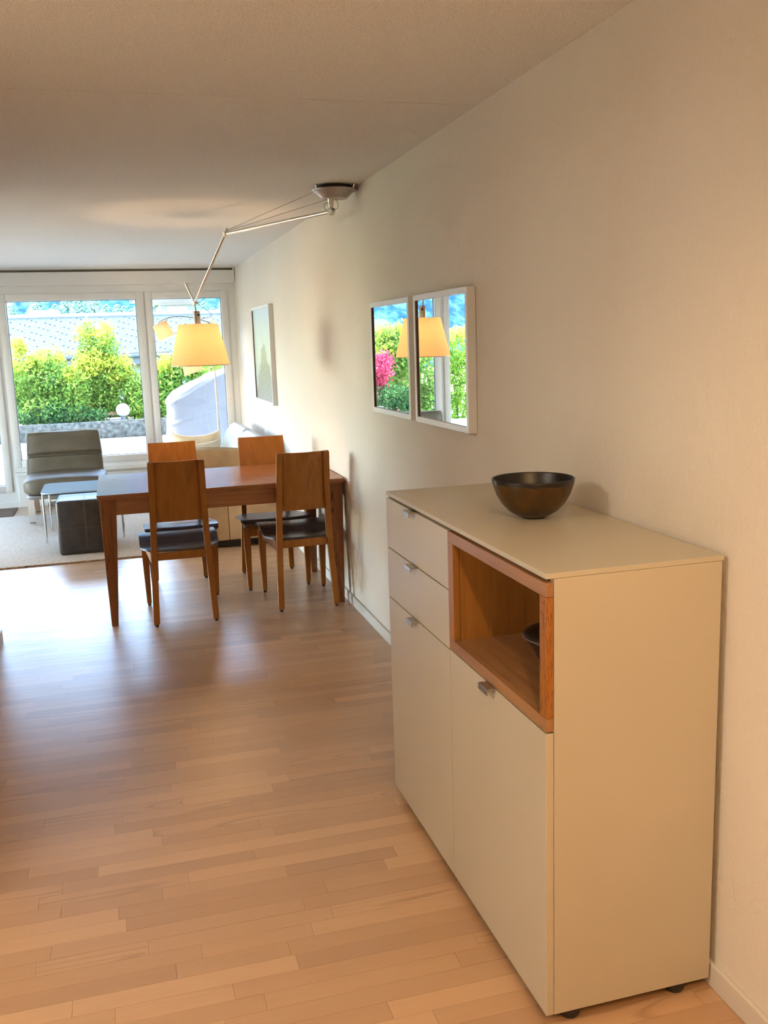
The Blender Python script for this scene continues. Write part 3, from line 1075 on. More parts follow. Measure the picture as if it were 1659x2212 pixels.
obj('joint', disc(J1, .019, .026, pl), 'alu', lp, 40)
obj('joint', disc(J2, .014, .022, pl), 'alu', lp, 40)
obj('joint', disc(J3, .011, .020, pl), 'alu', lp, 40)
d12 = (J2 - J1).normalized()
mid = J1 + d12 * .36
ua = obj('upper_arm', T([J1 + d12 * .018, mid], .0100, 12), 'alu', lp, 40)
obj('arm_sleeve', T([mid, J2 - d12 * .02], .0088, 12), 'alu', ua, 40)
d23 = (J3 - J2).normalized()
la = obj('lower_arm', T([J2 + d23 * .012, J2 + d23 * .39], .0088, 12), 'alu', lp, 40)
obj('arm_tip', T([J2 + d23 * .385, J3], [.0065, .005], 12), 'alu', la, 40)
d_ = (J2 - Vector((CX, CY_, H))).normalized()
obj('tension_wire', T([(CX - .093, CY_ + .055, H - .022), J2 + Vector((0, 0, .016))], .0012, 6), 'cable', lp)
obj('tension_wire', T([(CX - .03, CY_ + .02, H - .062), J2 + Vector((0, 0, .012))], .0012, 6), 'cable', lp)
obj('lever', T([J2, J2 + Vector((.010, -.017, .032))], [.004, .005], 10), 'alu', lp, 40)
obj('lever', T([J3, J3 + Vector((-.040, .070, .122))], [.004, .0075], 10), 'alu', lp, 40)
stt = Vector((SC.x - .006, SC.y, 1.745))
obj('rod', T([J3, stt], .0042, 8), 'alu_grey', lp, 40)
sk = obj('socket', L([(0, 0), (.020, 0), (.0215, -.006), (.0225, -.080), (0, -.080)], (SC.x - .004, SC.y, 1.746), 24), 'alu', lp, 40)
obj('switch', L([(0, 0), (.007, 0), (.007, .003), (0, .004)], (SC.x + .006, SC.y - .019, 1.722), 14, (.3, -1, 0)), 'black_plastic', sk)
obj('cord', T(bez(J3 + Vector((.01, 0, .01)), J3 + Vector((.05, -.01, -.05)), (SC.x + .16, SC.y - .02, 1.71), (SC.x + .02, SC.y - .01, 1.70), 22), .0018, 6), 'cable', lp)
obj('cord', T(bez((J1.x + .02, J1.y - .02, H - .06), (J1.x + .05, J1.y - .02, 2.20), (J1.x + .02, J1.y - .02, 2.19), (J1.x + .005, J1.y - .02, 2.195), 14), .0015, 6), 'cable', lp)
obj('cord', T(bez((J1.x - .01, J1.y - .01, 2.225), (J1.x - .045, J1.y + .01, 2.235), (J1.x - .04, J1.y, 2.20), (J1.x - .018, J1.y + .01, 2.190), 14), .0015, 6), 'cable', lp)
ZT, ZB, RT, RB = 1.668, 1.420, .119, .180
sh = obj('lamp_shade', L([(RT, ZT), (RB, ZB), (RB - .0022, ZB), (RT - .0022, ZT), (RT, ZT)], (SC.x, SC.y, 0), 72), 'shade', lp, 40)
bm = L([(RB + .0006, ZB - .001), (RB + .0006, ZB + .002), (RB - .003, ZB + .002), (RB - .003, ZB - .001), (RB + .0006, ZB - .001)], (SC.x, SC.y, 0), 72)
obj('shade_ring', bm, 'alu_grey', sh)
for k in range(3):
    a = 2 * PI * k / 3 + .4
    obj('spoke', T([(SC.x, SC.y, ZT - .006), (SC.x + RT * math.cos(a), SC.y + RT * math.sin(a), ZT - .006)], .002, 6), 'alu_grey', sh)
obj('seam', T([(SC.x + RT * math.cos(2.2), SC.y + RT * math.sin(2.2), ZT), (SC.x + RB * math.cos(2.2), SC.y + RB * math.sin(2.2), ZB)], .0015, 6), 'stitch', sh)
bl = obj('bulb', L([(0, 1.56), (.012, 1.563), (.026, 1.585), (.029, 1.605), (.024, 1.628), (.014, 1.645), (.014, 1.667), (0, 1.667)], (SC.x, SC.y, 0), 20), 'bulb', lp, True)


def point(name, loc, power, col, rad, parent):
    l = bpy.data.objects.new(name, bpy.data.lights.new(name, 'POINT'))
    COL.objects.link(l)
    l.data.energy = power
    l.data.color = col
    l.data.shadow_soft_size = rad
    l.parent = parent
    l.location = Vector(loc) - org(parent)
    return l


WARM = (1.0, 0.66, 0.36)
point('bulb_light', (SC.x, SC.y, 1.53), 10.0, WARM, .03, lp)

# added hall downlights, out of view, supplying the warm hall light
for (x, y, pw, col, lb) in ((-0.42, -0.35, 66.0, (1.0, 0.58, 0.25), 'added unseen downlight in the hall near the right wall'),
                            (-0.95, 0.15, 78.0, (1.0, 0.64, 0.32), 'added unseen downlight in the hall near the left wall')):
    hl = thing('fill_downlight', lb, 'light', (x, y, H), 'added hall downlights')
    obj('ring', L([(.045, -.0005), (.055, -.0005), (.053, -.005), (.045, -.004), (.045, -.0005)], (x, y, H), 32), 'alu', hl, 40)
    obj('lens', L([(0, -.0008), (.044, -.0008), (.044, -.0022), (0, -.0022)], (x, y, H), 32), 'opal', hl)
    l = bpy.data.objects.new('spot_light', bpy.data.lights.new('spot_light', 'SPOT'))
    COL.objects.link(l)
    l.data.energy = pw
    l.data.color = col
    l.data.spot_size = math.radians(158)
    l.data.spot_blend = 0.35
    l.data.shadow_soft_size = .05
    l.parent = hl
    l.location = (0, 0, -.012)

# invented opal light in the unseen kitchen, fills the hall from the left
kx, ky = -3.0, 1.35
kl = thing('added_kitchen_light', 'added round opal light in the unseen kitchen, fill for the hall', 'light', (kx, ky, H))
obj('rim', L([(.46, -.001), (.47, -.03), (.46, -.035), (.45, -.03), (.45, -.001), (.46, -.001)], (kx, ky, H), 48), 'alu', kl, 40)
obj('opal_dome', L([(.45, -.03), (.42, -.06), (.25, -.085), (0, -.095)], (kx, ky, H), 48), bulb_material('kitchen_fill_glow', (1.0, .86, .68, 1), 20.0), kl, True)

# ------------------------------------------------------------------ rug and mats
rg = thing('area_rug', 'thick beige wool rug with a braided edge under the coffee table', 'rug', (-2.2, 8.2, 0))
RX0, RX1, RY0, RY1 = -3.6, -0.985, 7.115, 9.36
bm = bmesh.new()
box(bm, (RX0, RY0, 0.0005), (RX1, RY1, 0.0125), .004)
obj('pile', bm, 'rug', rg, 40)
nn = 160
obj('braid', T([(RX0 + (RX1 - RX0) * i / nn, RY0 - .004 + .0025 * math.sin(i * 1.9), .0065) for i in range(nn + 1)], [.0055 + .0012 * math.sin(i * 2.3) for i in range(nn + 1)], 8), 'rug_edge', rg, 40)
obj('braid', T([(RX1 + .003 + .002 * math.sin(i * 1.9), RY0 + (RY1 - RY0) * i / nn, .0065) for i in range(nn + 1)], [.005 + .001 * math.sin(i * 2.3) for i in range(nn + 1)], 8), 'rug_edge', rg, 40)
obj('tassel', T([(RX1 - .13, RY0 + .015, .018), (RX1 - .09, RY0 + .005, .022), (RX1 - .05, RY0 + .012, .026), (RX1 - .02, RY0 + .004, .024), (RX1 + .008, RY0 + .012, .016)], [.006, .014, .012, .017, .012], 10), 'rug', rg, 40)
dm = obj('doormat', B((-3.15, 9.46, 0.0005), (-2.290, 9.93, 0.011), .004), 'mat', None, 40, origin=(-2.7, 9.6, 0))
tag(dm, 'small grey doormat in front of the terrace door', 'doormat')

# ------------------------------------------------------------------ ottoman, coffee table, armchair
ot = thing('ottoman', 'dark espresso leather cube ottoman with cross stitching on the rug', 'ottoman', (-1.555, 7.55, .0125))
OX0, OX1, OY0, OY1, OZ = -1.762, -1.352, 7.345, 7.745, .425
obj('cube', B((OX0, OY0, .0128), (OX1, OY1, OZ), .024, 4), 'leather_dark', ot, 40)
xm, ym, zm = (OX0 + OX1) / 2, (OY0 + OY1) / 2, (OZ + .012) / 2
for dx in (-.004, .004):
    obj('stitching', T([(xm + dx, OY0 - .0005, .04), (xm + dx, OY0 - .0005, OZ - .026), (xm + dx, OY0 + .006, OZ - .006), (xm + dx, OY0 + .024, OZ + .0005), (xm + dx, OY1 - .03, OZ + .0005)], .0010, 6), 'stitch', ot)
obj('stitching', T([(OX0 + .02, OY0 - .0005, zm), (OX1 - .02, OY0 - .0005, zm)], .0010, 6), 'stitch', ot)
obj('stitching', T([(OX0 + .024, OY0 + .026, OZ + .0005), (OX1 - .024, OY0 + .026, OZ + .0005)], .0010, 6), 'stitch', ot)
obj('stitching', T([(OX0 + .022, OY0 - .0002, .04), (OX0 + .022, OY0 - .0002, OZ - .03)], .0010, 6), 'stitch', ot)

ct = thing('coffee_table', 'low square coffee table with glossy glass top and thin chrome legs', 'table', (-1.585, 8.17, .0125))
AX0, AX1, AY0, AY1 = -1.905, -1.265, 7.870, 8.475


def rrect(x0, x1, y0, y1, r, z, n=6):
    pts = []
    for (cx, cy2, a0) in ((x1 - r, y1 - r, 0), (x0 + r, y1 - r, 90), (x0 + r, y0 + r, 180), (x1 - r, y0 + r, 270)):
        for k in range(n + 1):
            a = math.radians(a0 + 90 * k / n)
            pts.append((cx + r * math.cos(a), cy2 + r * math.sin(a), z))
    return pts


bm = bmesh.new()
loft(bm, [rrect(AX0, AX1, AY0, AY1, .075, .412), rrect(AX0, AX1, AY0, AY1, .075, .422)])
obj('glass_top', bm, 'glass_top', ct, 40)
bm = bmesh.new()
loft(bm, [rrect(AX0 + .05, AX1 - .05, AY0 + .05, AY1 - .05, .05, .396), rrect(AX0 + .05, AX1 - .05, AY0 + .05, AY1 - .05, .05, .4118)])
obj('under_frame', bm, 'black_plastic', ct)
for (x, y) in ((AX0 + .018, AY0 + .028), (AX0 + .028, AY1 - .022), (AX1 - .022, AY0 + .022), (AX1 - .022, AY1 - .03)):
    lg = obj('leg', T([(x, y, .0128), (x, y, .4118)], .0095, 12), 'chrome', ct, 40)

ac = thing('armchair', 'armless taupe leather easy chair on chrome flat legs by the window', 'armchair', (-1.77, 9.2, 0))
bm = bmesh.new()
cushion(bm, (-1.763, 9.15, .342), (.365, .355, .078), .30, None, 56, 22, lambda p: Vector((p.x, p.y, p.z + .022 * (p.y / .355) * -0.1 + (.018 * math.cos(p.x / .365 * PI / 2) if p.z > 0 else 0))))
stc = obj('seat_cushion', bm, 'leather_grey', ac, True)
rb = Matrix.Rotation(math.radians(-16), 3, 'X')


def back_fn(p):
    u = p.z / .225
    g = math.exp(-((u + .06) / .10) ** 2)
    e = 1 - .045 * (u + 1) / 2
    yy_ = p.y * (1 - .72 * g)
    return Vector((p.x * e, yy_, p.z))


bm = bmesh.new()
rings = []
NB = 60
for k in range(NB + 1):
    u = -1 + 2 * k / NB
    g = math.exp(-((u + .04) / .075) ** 2)
    th_ = .066 * max(0.02, 1 - abs(u) ** 7) ** .5 * (1 - .62 * g) * (1 + .12 * math.cos((u + .04) * PI * 2))
    hw = (.352 - .022 * (u + 1) / 2) * (1 - .06 * max(0, (abs(u) - .8) / .2) ** 3)
    ring = []
    for q_ in range(48):
        a = 2 * PI * q_ / 48
        ca, sa = math.cos(a), math.sin(a)
        ex = math.copysign(abs(ca) ** .35, ca)
        ey = math.copysign(abs(sa) ** .55, sa)
        wr = .004 * math.sin(ex * 23 + u * 9) * g * abs(ex) ** 3
        ring.append(Vector((-1.775, 9.455, .565)) + rb @ Vector((hw * ex, th_ * ey * (1 + .10 * (1 - ex * ex)) + wr, u * .225)))
    rings.append(ring)
loft(bm, rings)
bk = obj('back_cushion', bm, 'leather_grey', ac, True)
R_ = lambda x, y, z: Vector((-1.775, 9.455, .565)) + rb @ Vector((x, y, z))
obj('piping', T([R_(-.350, -.045, -.20), R_(-.344, -.05, 0), R_(-.332, -.05, .18), R_(-.32, -.045, .212), R_(0, -.05, .222), R_(.32, -.045, .212), R_(.332, -.05, .18), R_(.344, -.05, 0), R_(.350, -.045, -.20)], .004, 6), 'piping', bk, 40)
bm = bmesh.new()
loft(bm, [rrect(-2.085, -1.45, 8.86, 9.45, .05, .232), rrect(-2.10, -1.43, 8.84, 9.47, .06, .25), rrect(-2.09, -1.44, 8.85, 9.46, .06, .266)])
obj('seat_shell', bm, 'alu_grey', ac, 40)
obj('back_shell', None or B((-2.07, 9.47, .26), (-1.48, 9.49, .30), .004), 'alu_grey', ac)
for x in (-2.075, -1.47):
    for (yf, yt) in ((8.918, 8.93), (9.60, 9.42)):
        bm = bmesh.new()
        z0 = .0125 if yf < 9.3 else 0.0
        hexa(bm, [(x - .024, yf - .004, z0 + .004), (x + .024, yf - .004, z0 + .004), (x + .024, yf + .006, z0 + .004), (x - .024, yf + .006, z0 + .004)], [(x - .028, yt - .004, .2325), (x + .028, yt - .004, .2325), (x + .028, yt + .006, .2325), (x - .028, yt + .006, .2325)])
        lg = obj('leg', bm, 'chrome', ac)
        obj('foot_pad', B((x - .024, yf - .006, z0 + .0003), (x + .024, yf + .008, z0 + .004)), 'black_rubber', lg)

# ------------------------------------------------------------------ sofa with cushions
so = thing('sofa', 'pale leather sofa with a beige end panel along the right wall', 'sofa', (-.47, 8.2, 0))
obj('end_panel', B((-.935, 7.150, .062), (-.505, 7.185, .62), .006), 'leather_beige', so, 40)
obj('end_panel', B((-.503, 7.150, .062), (-.030, 7.185, .62), .006), 'leather_beige', so, 40)
obj('plinth', B((-.84, 7.19, .008), (-.03, 9.32, .062)), 'black_plastic', so)
obj('front_panel', B((-.935, 7.187, .062), (-.90, 9.30, .30), .006), 'leather_beige', so, 40)
obj('seat_frame', B((-.90, 7.187, .062), (-.03, 9.30, .30), .004), 'leather_beige', so, 40)
for (x, y) in ((-.875, 7.215), (-.875, 9.25)):
    obj('foot', T([(x, y, .001), (x, y, .0625)], .019, 16), 'chrome', so, 40)
for k in range(2):
    y0_, y1_ = 7.40 + k * .92, 8.31 + k * .92
    bm = bmesh.new()
    cushion(bm, (-.63, (y0_ + y1_) / 2, .37), (.31, .455, .075), .28, None, 44, 18)
    obj('seat_cushion', bm, 'leather_pale', so, True)


def arm_fn(p):
    return Vector((p.x, p.y, p.z + .030 * math.cos((p.x + .18) * 4.2) * (1 if p.z > 0 else 0)))


bm = bmesh.new()
cushion(bm, (-.485, 7.285, .62), (.452, .098, .118), .32, None, 60, 20, arm_fn)
obj('armrest', bm, 'leather_beige', so, True)
# leaning back: profile swept along the wall
prof = [(-.36, .40), (-.345, .50), (-.305, .62), (-.262, .72), (-.225, .775), (-.18, .80), (-.13, .795), (-.085, .76), (-.06, .68), (-.055, .40)]
ys = [7.38, 7.42, 7.6, 7.9, 8.2, 8.45, 8.7, 8.95, 9.12, 9.22, 9.27]
for k, (a, b) in enumerate(((7.39, 8.36), (8.365, 9.28))):
    bm = bmesh.new()
    rings = []
    N = 14
    for i in range(N + 1):
        s = i / N
        e = min(1, min(s, 1 - s) / .10)
        sc = 1 - .10 * (1 - e) ** 2
        rings.append([(-.06 + (px + .06) * sc, a + (b - a) * s, .40 + (pz - .40) * sc) for px, pz in prof])
    loft(bm, rings)
    obj('back_cushion', bm, 'leather_pale', so, 50)
obj('back_frame', B((-.055, 7.30, .29), (-.025, 9.30, .66), .01), 'leather_beige', so, 40)

for (c, w, h, th, rx, rz, mt, lb) in (((-.55, 9.06, .545), .45, .41, .15, -18, 4, 'cushion', 'cream cushion standing furthest back on the sofa near the window'),
                                      ((-.635, 8.72, .532), .53, .34, .16, -22, -5, 'cushion_grey', 'pale taupe cushion leaning in front of the cream cushion')):
    bm = bmesh.new()
    rot = Matrix.Rotation(math.radians(rz), 3, 'Z') @ Matrix.Rotation(math.radians(rx), 3, 'X')
    pillow(bm, c, w, h, th, rot, 18, .03)
    o = obj('cushion', bm, mt, None, True, origin=c)
    tag(o, lb, 'cushion', 'loose cushions on the sofa')

# ------------------------------------------------------------------ two-arm floor lamp behind the sofa
fl = thing('floor_lamp', 'slender steel floor lamp with two small tilted parchment shades', 'lamp', (-.30, 9.50, 0))
obj('base', L([(0, 0), (.13, 0), (.13, .010), (.02, .018), (0, .018)], (-.30, 9.50, 0), 36), 'alu_grey', fl, 40)
obj('pole', T([(-.30, 9.50, .016), (-.302, 9.50, .95), (-.305, 9.50, 1.76)], .008, 10), 'chrome', fl, 40)
obj('pole', T([(-.285, 9.505, .40), (-.300, 9.505, 1.36)], .004, 8), 'chrome', fl, 40)


def small_shade(c, ax, h, r1, r2, par):
    c = Vector(c)
    n = 44
    o = obj('lamp_shade', L([(r1, h / 2), (r2, -h / 2), (r2 - .002, -h / 2), (r1 - .002, h / 2), (r1, h / 2)], c, n, ax), 'shade_small', par, 40)
    return o


s1 = small_shade((-.772, 9.46, 1.690), (-.38, .10, .92), .155, .072, .082, fl)
s2 = small_shade((-.53, 9.47, 1.352), (-.30, .05, .95), .150, .070, .100, fl)
obj('arm', T(bez((-.305, 9.50, 1.75), (-.42, 9.49, 1.80), (-.66, 9.48, 1.88), (-.812, 9.455, 1.768), 18), .0045, 8), 'alu_grey', fl, 40)
obj('arm', T(bez((-.303, 9.50, 1.42), (-.36, 9.49, 1.50), (-.50, 9.48, 1.52), (-.552, 9.472, 1.43), 14), .0045, 8), 'alu_grey', fl, 40)
for c in ((-.772, 9.46, 1.690), (-.53, 9.47, 1.355)):
    obj('bulb', L([(0, -.02), (.016, -.01), (.018, .01), (.010, .03), (0, .032)], c, 14), 'bulb', fl, True)
    point('bulb_light', (c[0], c[1], c[2] - .035), 3.5, WARM, .015, fl)

# ------------------------------------------------------------------ terrace and planting
ter = struct('terrace', B((-9, YW + .07, -.15), (4.5, 17.0, .010)), 'joint', label='bright terrace of pale square pavers outside the window', cat='terrace')
pv = bmesh.new()
box(pv, (-.248, -.248, -.02), (.248, .248, .02))
pvm = bpy.data.meshes.new('paver')
pv.to_mesh(pvm)
pv.free()
pvm.materials.append(M['paver'])
for i in range(-8, 5):
    for j in range(13):
        o = bpy.data.objects.new('paver', pvm)
        COL.objects.link(o)
        o.parent = ter
        o.location = (i * .5 + .1, 10.36 + j * .5, .030 + rng.uniform(-.002, .002))
        o.rotation_euler = (rng.uniform(-.004, .004), rng.uniform(-.004, .004), 0)
struct('ground', B((-60, 17.0, -3.0), (40, 70, -2.6)), 'grass', label='meadow between the houses', cat='ground')

pt_ = thing('planter_trough', 'long weathered concrete planter edging the terrace', 'planter', (-2.0, 17.2, 0.05))
obj('front_wall', B((-3.6, 17.0, .0), (1.6, 17.10, .315), .008), 'concrete', pt_, 40)
obj('back_wall', B((-3.6, 18.5, -.2), (1.6, 18.6, .315), .008), 'concrete', pt_)
obj('soil', B((-3.6, 17.10, .0), (1.6, 18.5, .27)), 'soil', pt_)


def leaves(name, blobs, n, size, mat, parent, seed, elong=2.0, shell=0.45):
    r = np.random.default_rng(seed)
    w = np.array([b[6] if len(b) > 6 else b[3] * b[4] * b[5] for b in blobs], float)
    w /= w.sum()
    idx = r.choice(len(blobs), n, p=w)
    bb = np.array([b[:6] for b in blobs])[idx]
    nc = max(8, n // 22)
    pick = r.integers(0, nc, n)
    dc = r.normal(size=(nc, 3))
    bb = bb[:nc][pick]
    d = dc[pick]
    d /= np.linalg.norm(d, axis=1, keepdims=True)
    rad = shell + (1.04 - shell) * r.random((nc, 1))[pick] ** 0.7
    P = bb[:, :3] + d * rad * bb[:, 3:6] + r.normal(size=(n, 3)) * size * 0.85
    a = r.normal(size=(n, 3)) + d * 0.8 + np.array([0, 0, .25])
    a /= np.linalg.norm(a, axis=1, keepdims=True)
    b = np.cross(a, r.normal(size=(n, 3)))
    b /= np.linalg.norm(b, axis=1, keepdims=True)
    s = size * (0.6 + 0.8 * r.random((n, 1)))
    V = np.stack([P - a * s * .5, P + b * s * .5 / elong, P + a * s * .5, P - b * s * .5 / elong], 1).reshape(-1, 3)
    o_ = np.array(org(parent)) if parent else np.zeros(3)
    V = V - o_
    me = bpy.data.meshes.new(name)
    me.vertices.add(len(V))
    me.vertices.foreach_set('co', V.ravel())
    me.loops.add(4 * n)
    me.loops.foreach_set('vertex_index', np.arange(4 * n))
    me.polygons.add(n)
    me.polygons.foreach_set('loop_start', np.arange(0, 4 * n, 4))
    me.update(calc_edges=True)
    me.materials.append(M[mat])
    o = bpy.data.objects.new(name, me)
    COL.objects.link(o)
    if parent: o.parent = parent
    o['kind'] = 'stuff'
    return o


def shrub(name, label, cat, base, blobs, n, size, mat, seed, stems=5, young=None, group=None, elong=2.0):
    e = thing(name, label, cat, base, group)
    leaves('foliage', blobs, n, size, mat, e, seed, elong)
    if young:
        leaves('young_leaves', young[0], young[1], size * .9, young[2] if len(young) > 2 else 'leaf_young', e, seed + 50, elong)
    r = random.Random(seed)
    top = max(b[2] for b in blobs)
    for k in range(stems):
        b = blobs[k % len(blobs)]
        p0 = Vector(base) + Vector((r.uniform(-.06, .06), r.uniform(-.04, .04), 0))
        p3 = Vector((b[0] + r.uniform(-.3, .3) * b[3], b[1], b[2] + b[5] * .5))
        obj('stem', T(bez(p0, p0 + Vector((0, 0, (p3.z - p0.z) * .5)), p3 - Vector((0, 0, (p3.z - p0.z) * .3)), p3, 6), [.016, .015, .014, .012, .010, .008, .005], 6), 'bark', e, True)
    return e


shrub('leafy_shrub', 'broad dark leafy shrub in the planter behind the armchair', 'shrub', (-2.45, 17.75, .27),
      [(-2.75, 17.7, .95, .38, .40, .42), (-2.35, 17.7, 1.05, .42, .42, .45), (-2.0, 17.6, .80, .36, .4, .42), (-2.55, 17.5, .55, .50, .35, .28), (-2.05, 17.45, .50, .40, .3, .24)], 11500, .064, 'leaf', 11, 6,
      ([(-2.75, 17.65, 1.33, .34, .35, .14), (-2.35, 17.65, 1.44, .40, .38, .12), (-2.0, 17.6, 1.15, .3, .35, .14), (-2.83, 17.7, 1.62, .05, .05, .14, .02)], 3000))
shrub('upright_tree', 'slender young tree with yellow green tips in the planter centre', 'tree', (-1.62, 17.95, .27),
      [(-1.68, 17.95, 1.70, .17, .17, .30), (-1.60, 17.95, 1.30, .30, .28, .36), (-1.38, 17.9, 1.55, .18, .18, .36), (-1.28, 17.9, 1.05, .34, .3, .34), (-1.60, 17.85, .80, .34, .3, .34), (-1.35, 17.75, .62, .3, .26, .24)], 7800, .066, 'leaf', 12, 6,
      ([(-1.68, 17.95, 1.85, .16, .16, .20), (-1.38, 17.9, 1.75, .17, .17, .22), (-1.22, 17.85, 1.28, .28, .25, .16), (-1.62, 17.85, 1.30, .28, .26, .26), (-1.15, 17.8, 1.05, .22, .2, .15)], 4400))
shrub('low_conifer', 'low spreading dark green conifer along the planter rim', 'shrub', (-2.35, 17.35, .27),
      [(-2.75, 17.30, .42, .28, .2, .14), (-2.3, 17.28, .46, .34, .2, .18), (-1.9, 17.28, .42, .28, .2, .14), (-1.62, 17.30, .38, .2, .18, .10)], 3800, .055, 'leaf_dark', 13, 4)
shrub('glossy_shrub', 'glossy green shrub beside the white globe in the planter', 'shrub', (-.92, 17.6, .27),
      [(-.92, 17.65, .75, .16, .3, .34), (-.90, 17.5, .48, .14, .22, .18)], 2600, .078, 'leaf', 14, 3)
shrub('terrace_shrub', 'bright green shrub seen beside the parchment lampshade', 'shrub', (-.30, 17.8, .27),
      [(-.38, 17.8, .80, .26, .3, .40), (-.08, 17.85, .95, .32, .3, .40), (-.42, 17.7, .45, .2, .25, .2)], 5600, .076, 'leaf', 15, 4,
      ([(-.36, 17.8, 1.20, .24, .25, .14), (0.0, 17.8, 1.28, .28, .25, .14)], 1500))
shrub('slim_conifer', 'slim bright green conifer behind the covered furniture', 'tree', (.50, 18.1, .27),
      [(.50, 18.1, 1.0, .26, .26, .6), (.50, 18.1, 1.6, .16, .16, .42)], 2600, .06, 'leaf_hedge', 16, 2)
# planting seen by reflection
shrub('red_maple', 'red leaved Japanese maple mirrored in the far mirror', 'tree', (-3.85, 18.0, -.3),
      [(-3.86, 18.0, 1.02, .17, .25, .22), (-3.78, 18.0, .80, .16, .22, .16), (-3.92, 18.0, 1.20, .10, .15, .10)], 1900, .07, 'leaf_red', 21, 4)
shrub('garden_tree', 'spreading yellow green tree behind the red maple', 'tree', (-4.3, 18.8, -.3),
      [(-4.35, 18.8, 1.45, .42, .4, .26), (-4.45, 18.8, 1.05, .28, .4, .30), (-4.35, 18.7, .65, .26, .3, .25)], 3400, .09, 'leaf', 22, 5,
      ([(-4.35, 18.8, 1.66, .40, .4, .14), (-4.15, 18.7, 1.35, .22, .3, .14)], 2000))
shrub('dark_bush', 'dark bush at the foot of the red maple', 'shrub', (-3.95, 17.8, -.1),
      [(-3.85, 17.8, .42, .24, .25, .22), (-4.22, 17.8, .38, .22, .25, .28)], 1900, .07, 'leaf_dark', 23, 3)
shrub('tall_hedge', 'tall light green hedge mirrored in the nearer mirror', 'hedge', (-5.45, 18.0, -.3),
      [(-5.28, 18.0, .55, .20, .3, .70), (-5.55, 18.0, .55, .24, .3, .80), (-5.85, 18.0, .55, .24, .3, .80), (-5.35, 18.0, 1.30, .22, .3, .34)], 6500, .07, 'leaf_hedge', 24, 4,
      ([(-5.30, 17.95, 1.62, .20, .25, .12), (-5.60, 17.95, 1.58, .22, .25, .14)], 1000))
shrub('garden_shrub', 'green shrub between the maple and the hedge', 'shrub', (-4.75, 17.9, -.2),
      [(-4.72, 17.9, .75, .20, .3, .55), (-4.80, 17.8, .30, .22, .3, .30)], 2200, .08, 'leaf', 25, 3)
fp = thing('picket_fence', 'low white picket fence below the hedge', 'fence', (-5.5, 17.5, 0))
for k in range(12):
    x = -5.95 + k * .09
    obj('picket', B((x, 17.49, -.35), (x + .06, 17.51, -.06 + .03 * (k % 2)), .004), 'globe', fp)
obj('fence_rail', B((-5.97, 17.51, -.20), (-4.85, 17.53, -.15)), 'globe', fp)

gb = thing('garden_globe', 'white garden globe lamp among the planter shrubs', 'globe lamp', (-1.165, 17.32, .27))
obj('globe', L([(.12 * math.sin(PI * k / 16), .47 - .12 * math.cos(PI * k / 16)) for k in range(17)], (-1.165, 17.32, 0), 32), 'globe', gb, True)
obj('globe_foot', L([(0, .268), (.05, .268), (.04, .36), (0, .36)], (-1.165, 17.32, 0), 20), 'gutter', gb)

# covered garden furniture
cv = thing('covered_furniture', 'garden furniture wrapped in a pale lavender tarpaulin outside', 'cover', (0.0, 12.2, .05))
bm = bmesh.new()
from mathutils import noise as mn
rings = []
NZ, NA = 64, 200
def ridge(v):
    return (1 - abs(mn.noise(v)) * 2.2) ** 3
for j in range(NZ + 1):
    s = j / NZ
    ring = []
    for i in range(NA):
        a = 2 * PI * i / NA
        ca, sa = math.cos(a), math.sin(a)
        k = (abs(ca) ** 5 + abs(sa) ** 5) ** (-1 / 5)
        bx_, by_ = ca * k, sa * k
        shrink = 1.0 if s < .86 else (1 - ((s - .86) / .14) ** 3.2)
        flare = 1 + .05 * (1 - s)
        X = bx_ * .62 * flare * max(.0, shrink)
        Yv = by_ * .42 * flare * max(.0, shrink)
        ztop = .90 + .36 * min(1, max(0, (X + .62) / .85)) ** .9 + .03 * math.sin((X + .6) * 3.4)
        zz_ = .055 + (ztop - .055) * min(1, s / .9)
        fold = .026 * max(0, ridge(Vector((X * 1.1 - zz_ * 2.6, zz_ * .8 + X * .5, 3.1)))) + .014 * max(0, ridge(Vector((X * 3.2 + zz_ * .5, zz_ * .7 - X * .4, 7.7))))
        fold += .012 * math.sin(a * 14 + zz_ * 2) * (1 - s) ** 1.5
        fold += .010 * math.exp(-((zz_ - (.78 + .30 * X)) / .02) ** 2)
        ring.append((X + ca * fold, Yv + sa * fold, zz_ + (.020 * max(0, ridge(Vector((X * 2.2 + Yv * 2, Yv * .8, 1.3)))) if s > .8 else 0)))
    rings.append([(p[0] - .02, p[1] + 12.2, max(.052, p[2])) for p in ring])
loft(bm, rings)
obj('tarpaulin', bm, 'tarp', cv, True)
pts = []
for i in range(41):
    s = i / 40
    x = -.60 + 1.15 * s
    pts.append((x, 11.755, .60 + .50 * s + .08 * math.sin(s * 6)))
# awning cassette above the terrace side
aw = thing('awning_cassette', 'white awning cassette outside above the narrow window', 'awning', (-.6, 10.05, 1.98))
obj('cassette', B((-.92, 10.20, 1.975), (-.42, 10.32, 2.07), .012), 'white_outdoor', aw, 40)
obj('front_bar', B((-.92, 10.185, 1.972), (-.42, 10.199, 1.995), .003), 'white_outdoor', aw)
for k, (x, lb) in enumerate(((-2.200, 'small white blind bracket at the big window\'s upper left'), (-1.020, 'small white blind bracket at the big window\'s upper right'))):
    br_ = thing('blind_bracket', lb, 'bracket', (x, 10.13, 1.99), 'blind brackets')
    obj('plate', B((x - .03, 10.10, 1.985), (x + .03, 10.135, 2.04), .005), 'white_outdoor', br_)
    obj('screw', L([(0, 0), (.005, 0), (.005, .003), (0, .003)], (x - .015, 10.10, 2.01), 10, (0, -1, 0)), 'gutter', br_)

